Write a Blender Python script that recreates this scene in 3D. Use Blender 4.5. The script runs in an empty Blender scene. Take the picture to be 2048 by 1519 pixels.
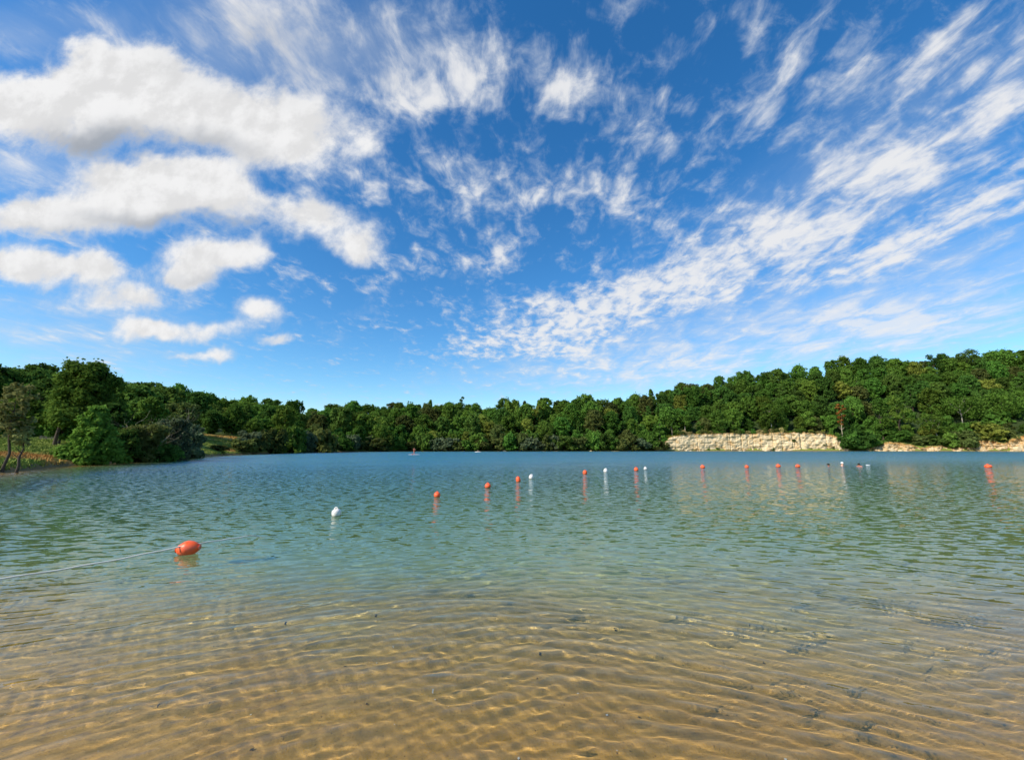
import bpy, bmesh, math, random
import numpy as np
from mathutils import Vector, Matrix, Euler

rng = np.random.default_rng(7)
random.seed(7)
scene = bpy.context.scene
C = scene.collection

# ---------------------------------------------------------------- camera
FPX, CX, CY, HOR = 800.0, 1024.0, 759.5, 896.5      # focal length and horizon in photo pixels
TH = math.atan((HOR - CY) / FPX)                    # camera tilted up
EYE = 1.65
cam_d = bpy.data.cameras.new('camera')
cam_d.sensor_width = 36.0
cam_d.lens = 36.0 * FPX / 2048.0
cam_d.clip_start = 0.05
cam_d.clip_end = 20000
cam = bpy.data.objects.new('camera', cam_d)
cam.location = (0, 0, EYE)
cam.rotation_euler = (math.pi / 2 + TH, 0, 0)
C.objects.link(cam)
scene.camera = cam

scene.render.engine = 'CYCLES'
scene.cycles.use_denoising = True
scene.cycles.use_adaptive_sampling = True
scene.cycles.adaptive_threshold = 0.02
scene.cycles.adaptive_min_samples = 12
scene.cycles.max_bounces = 10
scene.cycles.diffuse_bounces = 3
scene.cycles.glossy_bounces = 3
scene.cycles.transmission_bounces = 6
scene.cycles.transparent_max_bounces = 6
scene.cycles.sample_clamp_indirect = 5.0
scene.cycles.caustics_reflective = False
scene.cycles.caustics_refractive = True
scene.view_settings.view_transform = 'Standard'
scene.view_settings.look = 'None'
scene.view_settings.exposure = 0.25
scene.view_settings.gamma = 1.0

def pix_dir(px, py):
    """world direction through a photo pixel (un-normalised)"""
    X, v = px - CX, CY - py
    return X, FPX * math.cos(TH) - v * math.sin(TH), FPX * math.sin(TH) + v * math.cos(TH)
def q_of(px):            # x/y of a column, near the horizon
    return (px - CX) * math.cos(TH) / FPX
def t_of(py):            # z/y of a row
    X, Y, Z = pix_dir(CX, py)
    return Z / Y
def on_water(px, py):    # where a pixel meets the lake
    X, Y, Z = pix_dir(px, py)
    k = -EYE / Z
    return X * k, Y * k

# ---------------------------------------------------------------- sun
SUN_DIR = Vector((-0.78, -0.50, 0.0)).normalized() * math.cos(math.radians(37))
SUN_DIR.z = math.sin(math.radians(37))
sun_d = bpy.data.lights.new('sun', 'SUN')
sun_d.energy = 4.8
sun_d.angle = math.radians(0.55)
sun_d.color = (1.0, 0.93, 0.80)
sun = bpy.data.objects.new('sun', sun_d)
sun.rotation_euler = (-SUN_DIR).to_track_quat('-Z', 'Y').to_euler()
C.objects.link(sun)
sun_d.cycles.is_caustics_light = True

# ---------------------------------------------------------------- node helper
class NT:
    def __init__(s, tree):
        s.t = tree; s.n = tree.nodes; s.l = tree.links; s.n.clear()
    def new(s, typ, **kw):
        n = s.n.new(typ)
        for k, v in kw.items(): setattr(n, k, v)
        return n
    def set(s, sock, v):
        if v is None: return
        if isinstance(v, bpy.types.NodeSocket): s.l.new(v, sock)
        else: sock.default_value = v
    def math(s, op, a, b=None, c=None, clamp=False):
        n = s.new('ShaderNodeMath', operation=op, use_clamp=clamp)
        s.set(n.inputs[0], a); s.set(n.inputs[1], b); s.set(n.inputs[2], c)
        return n.outputs[0]
    def vmath(s, op, a, b=None, scale=None):
        n = s.new('ShaderNodeVectorMath', operation=op)
        s.set(n.inputs[0], a); s.set(n.inputs[1], b)
        if scale is not None: s.set(n.inputs['Scale'], scale)
        return n.outputs['Value'] if op in ('LENGTH', 'DOT_PRODUCT', 'DISTANCE') else n.outputs[0]
    def maprange(s, v, a, b, c=0.0, d=1.0, typ='SMOOTHSTEP'):
        n = s.new('ShaderNodeMapRange', interpolation_type=typ)
        s.set(n.inputs[0], v)
        for i, x in enumerate((a, b, c, d)): s.set(n.inputs[i + 1], x)
        return n.outputs[0]
    def mix(s, f, a, b, blend='MIX'):
        n = s.new('ShaderNodeMix', data_type='RGBA', blend_type=blend)
        s.set(n.inputs[0], f); s.set(n.inputs[6], a); s.set(n.inputs[7], b)
        return n.outputs[2]
    def noise(s, vec, scale, detail=4, rough=0.5, dist=0.0, dim='3D', w=None):
        n = s.new('ShaderNodeTexNoise', noise_dimensions=dim)
        if vec is not None: s.l.new(vec, n.inputs['Vector'])
        n.inputs['Scale'].default_value = scale; n.inputs['Detail'].default_value = detail
        n.inputs['Roughness'].default_value = rough; n.inputs['Distortion'].default_value = dist
        return n
    def mapping(s, vec, loc=(0, 0, 0), rot=(0, 0, 0), scale=(1, 1, 1), typ='POINT'):
        n = s.new('ShaderNodeMapping', vector_type=typ)
        s.l.new(vec, n.inputs[0])
        n.inputs[1].default_value = loc; n.inputs[2].default_value = rot; n.inputs[3].default_value = scale
        return n.outputs[0]
    def xyz(s, vec):
        n = s.new('ShaderNodeSeparateXYZ'); s.l.new(vec, n.inputs[0]); return n.outputs
    def comb(s, x, y, z=0.0):
        n = s.new('ShaderNodeCombineXYZ')
        s.set(n.inputs[0], x); s.set(n.inputs[1], y); s.set(n.inputs[2], z)
        return n.outputs[0]

# ---------------------------------------------------------------- sky
world = bpy.data.worlds.new('World')
scene.world = world
world.use_nodes = True
world.cycles.sampling_method = 'MANUAL'
world.cycles.sample_map_resolution = 512

def build_sky():
    w = NT(world.node_tree)
    out = w.new('ShaderNodeOutputWorld')
    bg = w.new('ShaderNodeBackground'); bg.inputs[1].default_value = 0.1
    w.l.new(bg.outputs[0], out.inputs[0])
    sky = w.new('ShaderNodeTexSky', sky_type='NISHITA')
    sky.sun_disc = False
    sky.sun_elevation = math.radians(37)
    sky.sun_rotation = math.atan2(SUN_DIR.x, SUN_DIR.y)
    sky.air_density = 1.0; sky.dust_density = 0.35; sky.ozone_density = 2.2
    hs = w.new('ShaderNodeHueSaturation')
    hs.inputs['Saturation'].default_value = SKY_SAT; hs.inputs['Value'].default_value = SKY_VAL
    w.l.new(sky.outputs[0], hs.inputs['Color'])
    tinted = w.mix(1.0, hs.outputs[0], (0.90, 1.05, 1.10, 1), 'MULTIPLY')
    D = w.new('ShaderNodeTexCoord').outputs['Generated']
    x, y, z = w.xyz(D)
    front = w.maprange(y, 0.02, 0.2)
    yc = w.math('MAXIMUM', y, 0.05)
    s = w.math('DIVIDE', x, yc); t = w.math('DIVIDE', z, yc)
    P = w.comb(s, t, 1.0)
    # flat layer overhead: cloud deck seen in perspective
    zc = w.math('ADD', w.math('MAXIMUM', z, 0.0), 0.10)
    U = w.comb(w.math('DIVIDE', x, zc), w.math('DIVIDE', y, zc), 0.0)

    def blobs(src, lst, after=None):
        """sum of soft elliptical masses (1-r2/2.1)^2*k, chained so the shader is evaluated one mass at a time"""
        total = after
        for (cx, cy, rx, ry, ang, k) in lst:
            def st(a, b):
                X, Y, Z = pix_dir(a, b); return np.array((X / Y, Z / Y))
            c0 = st(cx, cy); ca, sa = math.cos(math.radians(ang)), math.sin(math.radians(ang))
            e = 0.25
            v1 = (st(cx + e * rx * ca, cy - e * rx * sa) - c0) / e
            v2 = (st(cx + e * ry * sa, cy + e * ry * ca) - c0) / e
            M = np.linalg.inv(np.array((v1, v2)).T) / math.sqrt(2.1)
            o = -M @ c0
            sv = src
            if total is not None:
                n = w.new('ShaderNodeVectorMath', operation='MULTIPLY_ADD')
                w.l.new(total, n.inputs[0]); n.inputs[1].default_value = (1e-7,) * 3; w.l.new(src, n.inputs[2])
                sv = n.outputs[0]
            d1 = w.vmath('DOT_PRODUCT', sv, (M[0, 0], M[0, 1], o[0]))
            d2 = w.vmath('DOT_PRODUCT', sv, (M[1, 0], M[1, 1], o[1]))
            e2 = w.math('MULTIPLY_ADD', d2, d2, w.math('MULTIPLY', d1, d1))
            rk = math.sqrt(k)
            g = w.math('MULTIPLY_ADD', e2, -rk, rk)
            g = w.math('MAXIMUM', g, 0.0)
            total = w.math('MULTIPLY_ADD', g, g, total if total is not None and total is not after else 0.0)
        return total

    # wobble the outlines
    wob = w.noise(P, 4.0, 4, 0.6, dim='2D')
    off = w.vmath('MULTIPLY_ADD', wob.outputs['Color'], (0.20, 0.20, 0.0))
    w.set(off.node.inputs[2], P)
    Pw = w.vmath('SUBTRACT', off, (0.10, 0.10, 0.0))
    Pc = w.vmath('ADD', w.vmath('SCALE', Pw, scale=0.55), w.vmath('SCALE', P, scale=0.45))
    cum = blobs(Pc, CUMULUS)
    alto = blobs(Pw, ALTO, cum)
    veil = blobs(P, VEIL, alto)
    shade = blobs(Pc, SHADE, veil)

    # fibrous noise, drawn out along the wind
    Ur = w.mapping(U, (0, 0, 0), (0, 0, math.radians(-8)), (1.0, 0.68, 1.0))
    n1 = w.noise(Ur, 5.6, 7, 0.62, 0.3, dim='2D').outputs['Fac']
    n2 = w.noise(Ur, 15.0, 5, 0.58, 0.3, dim='2D').outputs['Fac']
    n3 = w.noise(P, 7.5, 9, 0.64, 0.1, dim='2D').outputs['Fac']
    nn = w.math('ADD', w.math('MULTIPLY', n1, 3.0), w.math('MULTIPLY', n2, 2.4))
    nn = w.math('SUBTRACT', nn, 2.74)
    # generic cover outside the view: the same broken deck
    gen = w.math('MULTIPLY', w.math('SUBTRACT', 1.0, front), 0.4)
    deck = w.math('MULTIPLY_ADD', w.maprange(t, 0.12, 0.75), 0.22, alto)
    A = w.math('ADD', w.math('MULTIPLY_ADD', deck, front, gen), nn)
    a_alto = w.math('MULTIPLY', w.maprange(A, 0.05, 1.85), 0.93)
    cn = w.math('MULTIPLY', w.math('SUBTRACT', n3, 0.5), 1.7)
    B = w.math('MULTIPLY_ADD', cum, front, cn)
    a_cum = w.maprange(B, 0.08, 1.1)
    vn = w.math('MULTIPLY', w.maprange(n1, 0.2, 0.8, 0.25, 1.0), w.math('MULTIPLY', veil, front))
    a_veil = w.math('MINIMUM', vn, 0.8)
    up = w.maprange(z, 0.0, 0.05)
    ia = w.math('MULTIPLY', w.math('SUBTRACT', 1.0, a_alto), w.math('SUBTRACT', 1.0, a_cum))
    ia = w.math('MULTIPLY', ia, w.math('SUBTRACT', 1.0, a_veil))
    alpha = w.math('MULTIPLY', w.math('SUBTRACT', 1.0, ia), up)
    # cloud colour: sunlit white, thick undersides grey
    sh = w.maprange(w.math('ADD', shade, w.math('MULTIPLY', cn, 0.3)), 0.0, 1.25, 0.0, 0.95)
    # billows: the side of each lobe turned to the sun is brighter
    Ps = w.vmath('ADD', P, (-0.035, 0.045, 0.0))
    n4 = w.noise(Ps, 7.5, 5, 0.6, 0.1, dim='2D').outputs['Fac']
    relief = w.maprange(w.math('SUBTRACT', n3, n4), -0.18, 0.18, 0.86, 1.04)
    relief = w.math('MULTIPLY_ADD', w.math('SUBTRACT', relief, 1.0), w.math('MULTIPLY', a_cum, 0.9), 1.0)
    white = w.vmath('SCALE', (7.25, 7.25, 7.3), scale=relief)
    col = w.mix(sh, white, (2.8, 3.1, 3.6, 1))
    thin = w.mix(w.maprange(alpha, 0.1, 1.0), (4.8, 5.5, 6.4, 1), col)
    w.l.new(w.mix(alpha, tinted, thin), bg.inputs[0])

# cloud masses: photo-plane centre, radii, tilt (deg, counter-clockwise), strength
CUMULUS = [
 (255,140,140,80,0,1.0),(150,215,190,80,0,.95),(320,200,150,90,-8,.9),(440,235,150,85,-15,.85),(560,220,110,80,-20,.75),(650,285,110,66,-30,.8),(30,190,130,80,0,.8),(520,285,130,60,-15,.7),(740,265,60,50,-50,.6),(90,280,150,45,0,.5),(160,95,40,30,0,.6),
 (300,372,175,62,0,1.15),(190,432,180,48,0,.9),(460,405,110,62,-12,1.0),(50,440,110,40,0,.85),(240,345,120,42,0,.7),(400,360,100,45,-5,.6),
 (415,518,116,50,3,1.15),(370,560,66,26,0,.7),(490,505,56,32,0,.6),
 (90,538,160,40,-8,1.0),(20,515,90,36,0,.7),(185,530,90,36,-10,.6),(235,604,150,28,0,1.0),
 (345,660,135,24,-3,1.1),(300,650,60,22,0,.4),(512,622,62,30,0,1.0),(548,680,44,13,0,.9),(410,708,80,12,0,.85),
 (600,425,60,46,-30,.85),(660,450,66,46,-25,.8),(735,485,44,46,-40,.85),(700,500,50,26,-20,.5)]
ALTO = [(cx, cy, rx * 1.35, ry * 1.35, an, k * 0.9) for (cx, cy, rx, ry, an, k) in [
 (870,175,55,85,70,.8),(1060,150,60,110,80,.85),(1165,180,60,55,60,.8),(950,120,46,56,60,.35),(985,190,50,50,60,.3),
 (1010,370,60,36,20,.8),(1105,372,70,32,30,.75),(1235,385,50,45,40,.75),(870,345,38,50,70,.7),(790,350,30,50,70,.55),
 (925,520,36,36,-30,.85),(1005,515,30,26,10,.75),(848,505,26,26,0,.75),(720,385,24,20,0,.75),(865,605,22,18,20,.75),(785,520,26,26,0,.65),(730,580,22,12,0,.45),(770,650,20,8,0,.45),
 (1060,640,130,44,12,.9),(960,700,90,24,8,.7),(1180,600,110,46,18,.85),(1290,600,110,46,22,.8),(1150,680,120,26,4,.7),(1180,530,44,26,30,.7),
 (1390,570,110,48,28,.78),(1500,490,120,50,36,.88),(1640,420,130,50,38,.82),(1780,340,130,46,38,.85),(1920,255,130,46,36,.88),(2040,180,100,50,36,.95),
 (1370,480,56,44,30,.7),(1470,420,50,50,50,.6),(1620,540,140,40,20,.7),(1800,480,150,40,24,.75),(1980,390,150,48,26,.85),(1750,250,60,26,45,.45),
 (1830,160,90,34,52,.75),(1930,50,110,40,50,.75),(2010,110,90,26,40,.6),(1540,70,40,80,75,.8),(1570,165,46,66,60,.6),(1500,240,50,30,50,.55),(1610,275,50,30,45,.65),(1670,315,60,26,42,.65),
 (1350,200,22,60,75,.5),(1345,300,26,56,70,.45),(1230,20,40,30,40,.45),(1330,100,30,40,60,.3),
 (640,60,180,90,0,.34),(480,50,150,60,0,.38),(760,140,80,80,60,.25),(720,230,60,70,60,.5),(660,350,60,40,-30,.45)]]
VEIL = [
 (560,80,330,130,-5,.65),(1500,670,440,80,6,.7),(1900,560,330,110,15,.55),(1900,650,300,60,4,.45),(1250,745,380,46,2,.55),(120,640,330,60,-5,.45),(130,700,280,40,-8,.4),(60,330,190,60,0,.6),(60,60,170,60,0,.5),(1750,330,420,130,36,.35)]
SHADE = [
 (250,278,190,42,-3,.8),(120,290,150,34,0,.5),(470,300,130,36,-15,.45),(330,440,190,26,-2,.9),(500,455,90,26,-10,.6),(120,470,150,22,0,.5),(400,560,100,16,0,.5),(560,90,280,110,-5,.55),(90,575,130,18,0,.4),(340,678,110,9,0,.3)]
SKY_SAT, SKY_VAL = 1.34, 1.42
build_sky()

# ---------------------------------------------------------------- materials
def new_mat(name):
    m = bpy.data.materials.new(name); m.use_nodes = True
    return m, NT(m.node_tree)
def principled(w, **kw):
    out = w.new('ShaderNodeOutputMaterial'); p = w.new('ShaderNodeBsdfPrincipled')
    w.l.new(p.outputs[0], out.inputs[0])
    for k, v in kw.items(): w.set(p.inputs[k.replace('_', ' ')], v)
    return p, out
def simple_mat(name, col, rough=0.6, var=0.15, scale=8.0, spec=0.3):
    m, w = new_mat(name)
    tc = w.new('ShaderNodeTexCoord').outputs['Object']
    n = w.noise(tc, scale, 5, 0.6).outputs['Fac']
    c = w.mix(n, tuple(x * (1 - var) for x in col) + (1,), tuple(min(1, x * (1 + var)) for x in col) + (1,))
    principled(w, Base_Color=c, Roughness=rough, Specular_IOR_Level=spec)
    return m
def tag(o, label=None, cat=None, group=None, kind=None):
    if label: o['label'] = label
    if cat: o['category'] = cat
    if group: o['group'] = group
    if kind: o['kind'] = kind
    return o
def link(name, me, mat=None, parent=None):
    o = bpy.data.objects.new(name, me); C.objects.link(o)
    if mat is not None and len(me.materials) == 0: me.materials.append(mat)
    if parent is not None: o.parent = parent
    return o
def empty(name, loc=(0, 0, 0), rz=0.0, sc=1.0):
    o = bpy.data.objects.new(name, None); C.objects.link(o)
    o.location = loc; o.rotation_euler = (0, 0, rz); o.scale = (sc, sc, sc); o.empty_display_size = 0.2
    return o
def mesh_np(name, V, F, smooth=True):
    """mesh from numpy verts (n,3) and an (m,k) face array"""
    V = np.asarray(V, dtype=np.float32); F = np.asarray(F, dtype=np.int32)
    me = bpy.data.meshes.new(name)
    me.vertices.add(len(V)); me.vertices.foreach_set('co', V.ravel())
    k = F.shape[1]
    me.loops.add(F.size); me.loops.foreach_set('vertex_index', F.ravel())
    me.polygons.add(len(F))
    me.polygons.foreach_set('loop_start', np.arange(0, F.size, k, dtype=np.int32))
    if smooth: me.polygons.foreach_set('use_smooth', np.ones(len(F), dtype=bool))
    me.update(calc_edges=True)
    return me
def grid_faces(nr, nc):
    i = np.arange((nr - 1) * (nc - 1)); r, c = i // (nc - 1), i % (nc - 1)
    a = r * nc + c
    return np.stack((a, a + 1, a + nc + 1, a + nc), 1)
def smooth01(a, b, x):
    t = np.clip((x - a) / (b - a), 0, 1); return t * t * (3 - 2 * t)

# value noise in numpy for the land
_tab = rng.random((256, 256))
def vnoise(x, y):
    x = np.asarray(x, float); y = np.asarray(y, float)
    xi = np.floor(x).astype(int); yi = np.floor(y).astype(int); fx = x - xi; fy = y - yi
    fx = fx * fx * (3 - 2 * fx); fy = fy * fy * (3 - 2 * fy)
    g = lambda a, b: _tab[a % 256, b % 256]
    return (g(xi, yi) * (1 - fx) + g(xi + 1, yi) * fx) * (1 - fy) + (g(xi, yi + 1) * (1 - fx) + g(xi + 1, yi + 1) * fx) * fy
def fbm(x, y, o=4):
    s, a, t = 0, 1.0, 0
    for k in range(o):
        s = s + a * vnoise(x * 2 ** k + 17.3 * k, y * 2 ** k + 5.1 * k); t += a; a *= 0.5
    return s / t - 0.5

# ---------------------------------------------------------------- lie of the land, as columns of x/y seen from the beach
def table(pts):
    p = np.array(pts, float); return (p[:, 0] - CX) * math.cos(TH) / FPX, p[:, 1]
SHORE = table([(-900,12),(-600,16),(-200,22),(0,27),(60,30),(130,38),(250,47),(350,60),(400,76),(460,104),(520,125),(560,142),(640,176),(700,202),(828,236),(1024,240),(1240,246),(1320,256),(1500,264),(1690,260),(1750,256),(1900,244),(2048,234),(2400,200),(2900,150)])
WOODS = table([(-900,40),(-200,66),(0,76),(130,82),(250,84),(330,92),(400,132),(480,142),(500,140),(540,142),(575,150),(640,180),(700,206),(828,240),(1024,244),(1240,250),(1320,262),(1345,268),(1500,271),(1690,267),(1750,263),(1900,251),(2048,241),(2400,207),(2900,160)])
WOODS_Z = table([(-900,3),(-200,3.3),(0,3.4),(130,3.6),(250,3.4),(330,4.2),(400,6.2),(480,6.4),(520,5),(575,2.5),(640,1.6),(700,1.4),(828,1.2),(1024,1.2),(1240,1.4),(1300,1.8),(1322,4.0),(1345,10.2),(1400,11.6),(1500,11.9),(1620,11.6),(1680,10.5),(1715,5.5),(1760,6.5),(1900,6.5),(1950,8),(2048,8.5),(2400,8),(2900,6)])
RIDGE = table([(-900,130),(0,170),(300,200),(460,262),(600,330),(800,322),(1024,312),(1240,316),(1320,332),(1500,348),(1800,350),(2048,330),(2900,260)])
SKY_PY = [(-900,720),(-300,725),(0,738),(60,745),(120,755),(220,768),(300,775),(350,783),(430,800),(500,803),(560,808),(600,822),(640,819),(690,810),(760,812),(850,805),(920,802),(950,812),(1000,806),(1060,803),(1130,799),(1200,800),(1240,804),(1270,798),(1300,789),(1330,778),(1400,764),(1450,756),(1530,743),(1565,747),(1600,741),(1640,735),(1700,721),(1800,716),(1850,719),(1900,716),(1960,712),(2048,704),(2400,680),(2900,690)]
CROWN_H = 13.0
def ridge_z(q):
    qs, py = table(SKY_PY)
    t = np.interp(q, qs, np.array([t_of(p) for p in py]))
    return EYE + np.interp(q, *RIDGE) * t - CROWN_H
def land_z(x, y):
    """height of lake bed and land"""
    x = np.asarray(x, float); y = np.asarray(y, float)
    yy = np.maximum(y, 0.5)
    q = np.clip(x / np.where(y > 6, yy, 6.0), -3, 3)
    ys, yw, zw = np.interp(q, *SHORE), np.interp(q, *WOODS), np.interp(q, *WOODS_Z)
    yr, zr = np.interp(q, *RIDGE), ridge_z(q)
    t = (y - ys)
    span = np.maximum(yw - ys, 1.0)
    a = np.clip(t / span, 0, 1)
    bank = np.minimum(0.45, zw * 0.3) * smooth01(0, 1.3, t)
    prof = bank + (zw - bank) * np.where(span > 12, a ** 1.15, a)
    b = np.clip((y - yw) / (yr - yw), 0, 1)
    hill = zw + (zr - zw) * (0.75 * b + 0.25 * np.sin(b * math.pi / 2))
    past = np.maximum(y - yr, 0)
    hill = hill - np.minimum(past * 0.08, 14)
    land = np.where(y < yw, prof, hill) + fbm(x / 9, y / 9, 3) * np.clip(t / 10, 0, 1) * 0.9
    # bed: shelving beach, then the quarry floor
    yb = y * (1 - 0.42 * np.clip(q + 0.1, -1, 1.2) * smooth01(4, 14, y)) + 0.02 * x + 0.5 * fbm(x / 5, y / 5, 2)
    d = np.interp(yb, [-20, -2.2, -0.6, 1.0, 3.0, 5.0, 7.0, 10, 16, 26, 45, 90], BEACH_D)
    d = np.minimum(d, np.maximum(-t, 0) * 0.16 + 0.02)
    bed = np.where(y < -0.6, -d, -np.maximum(d, 0.0))
    return np.where(t > 0, land, bed)
BEACH_D = [-1.6, -0.2, -0.02, 0.10, 0.27, 0.50, 0.85, 1.35, 1.9, 2.4, 3.0, 3.6]

def ground_material():
    m, w = new_mat('lakeside_ground')
    geo = w.new('ShaderNodeNewGeometry'); P = geo.outputs['Position']
    x, y, z = w.xyz(P)
    big = w.noise(P, 0.35, 4, 0.6).outputs['Fac']
    mid = w.noise(P, 3.0, 5, 0.6).outputs['Fac']
    fine = w.noise(P, 60.0, 3, 0.7).outputs['Fac']
    # sand and, farther out, pale marl
    sand = w.mix(mid, (0.49, 0.258, 0.062, 1), (0.61, 0.345, 0.098, 1))
    sand = w.mix(w.maprange(fine, 0.62, 0.72), sand, (0.16, 0.09, 0.035, 1))
    sand = w.mix(w.math('MULTIPLY', w.maprange(big, 0.45, 0.7), 0.35), sand, (0.24, 0.16, 0.07, 1))
    marl = w.mix(mid, (0.31, 0.36, 0.165, 1), (0.43, 0.48, 0.24, 1))
    bed = w.mix(w.maprange(w.math('ADD', z, w.math('MULTIPLY', big, 0.5)), -0.75, 0.05, 1.0, 0.0), sand, marl)
    grass = w.mix(w.noise(P, 0.5, 5, 0.65).outputs['Fac'], (0.10, 0.15, 0.026, 1), (0.26, 0.29, 0.06, 1))
    # dry patch of rusty grass by the near bank, trodden path by the far meadow
    def spot(cx, cy, rx, ry, lo=1.0, hi=0.4):
        d = w.vmath('LENGTH', w.vmath('MULTIPLY', w.vmath('SUBTRACT', P, (cx, cy, 0)), (1 / rx, 1 / ry, 0)))
        return w.maprange(w.math('ADD', d, w.math('MULTIPLY', w.math('SUBTRACT', mid, 0.5), 0.9)), hi, lo, 1.0, 0.0)
    for (cx, cy, rx, ry, c) in DRY:
        grass = w.mix(w.math('MULTIPLY', spot(cx, cy, rx, ry), 0.85), grass, c)
    bank = w.mix(mid, (0.12, 0.085, 0.04, 1), (0.26, 0.19, 0.09, 1))
    leaf = w.mix(mid, (0.022, 0.04, 0.012, 1), (0.045, 0.065, 0.02, 1))
    n = w.math('ADD', z, w.math('MULTIPLY', w.math('SUBTRACT', mid, 0.5), 0.5))
    landc = w.mix(w.maprange(n, 0.25, 0.75), bank, grass)
    hill = w.maprange(w.math('ADD', z, w.math('MULTIPLY', big, 3.0)), 6.5, 9.0)
    landc = w.mix(hill, landc, leaf)
    landc = w.mix(w.maprange(y, 2.0, -1.0), landc, sand)
    col = w.mix(w.maprange(z, -0.03, 0.03), bed, landc)
    bmp = w.new('ShaderNodeBump'); bmp.inputs['Strength'].default_value = 0.5; bmp.inputs['Distance'].default_value = 0.02
    w.l.new(w.noise(P, 25.0, 4, 0.6).outputs['Fac'], bmp.inputs['Height'])
    p, o = principled(w, Base_Color=col, Roughness=0.95, Specular_IOR_Level=0.1)
    w.l.new(bmp.outputs[0], p.inputs['Normal'])
    return m
def qy(px, y): return q_of(px) * y
DRY = [(qy(70, 41), 41, 12, 4.5, (0.44, 0.23, 0.07, 1)), (qy(30, 36), 36, 7, 2.5, (0.36, 0.17, 0.06, 1)), (qy(30, 58), 58, 14, 5.0, (0.26, 0.27, 0.06, 1)),
       (qy(445, 132), 132, 12, 5.0, (0.40, 0.30, 0.08, 1)), (qy(452, 109), 109, 1.8, 5, (0.46, 0.24, 0.09, 1)), (qy(440, 122), 122, 14, 2.0, (0.50, 0.42, 0.25, 1))]

def fan_rows(y0, y1, n): return y0 * (y1 / y0) ** (np.arange(n) / (n - 1))
def build_ground():
    ys = np.concatenate((np.linspace(-25, 0.6, 18)[:-1], fan_rows(0.6, 420, 420), fan_rows(430, 9000, 14)))
    s = np.linspace(-1, 1, 420)
    W = 14 + 1.95 * np.maximum(ys, 0)
    X = s[None, :] * W[:, None]; Y = np.repeat(ys[:, None], len(s), 1)
    Z = land_z(X, Y)
    # sand ripples under the shallows
    rip = 0.003 * np.sin((Y + 0.15 * np.sin(X * 1.7) + fbm(X, Y, 2)) * 42) * smooth01(14, 3, Y) * (Y > 0)
    Z = Z + rip * (Z < 0) + fbm(X * 0.9, Y * 0.9, 3) * 0.03 * smooth01(30, 4, Y) * (Z < 0)
    me = mesh_np('ground', np.stack((X, Y, Z), -1).reshape(-1, 3), grid_faces(*X.shape))
    o = link('ground', me, ground_material()); tag(o, kind='structure')
    o.cycles.is_caustics_receiver = True
    return o

# ---------------------------------------------------------------- lake
def wave_height(X, Y, step):
    """small wind waves running in to the beach, crests bending round it; wavelengths too short for the mesh fade out"""
    r = np.random.default_rng(21)
    Yb = Y + 0.5 * (np.sqrt(X * X + 4.0) - 2.0) + 0.16 * fbm(X / 1.6, Y / 1.6, 2)
    Xb = X + 0.25 * fbm(X / 2 + 40, Y / 2, 2)
    Z = np.zeros_like(X)
    L = np.exp(np.linspace(math.log(0.07), math.log(0.95), 50))
    for l in L:
        k = 2 * math.pi / l
        ang = r.normal(0, 0.22 if l > 0.25 else 0.45)
        ph = r.random() * 2 * math.pi
        amp = WAVE * l * 0.0066 * (1.0 if l < 0.16 else (0.16 / l) ** 1.4) * (0.45 if l < 0.10 else (0.8 if l < 0.14 else 1.0))
        fade = smooth01(2.2, 4.2, l / step)
        if fade.max() <= 0: continue
        env = 0.6 + 1.6 * fbm(X / (l * 6) + 9 * ph, Y / (l * 3.5), 1)
        p = k * (Yb * math.cos(ang) + Xb * math.sin(ang)) + ph
        Z += amp * fade * env * (np.sin(p) + 0.33 * np.sin(2 * p + 1.2))
    return Z
WAVE = 0.76
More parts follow.
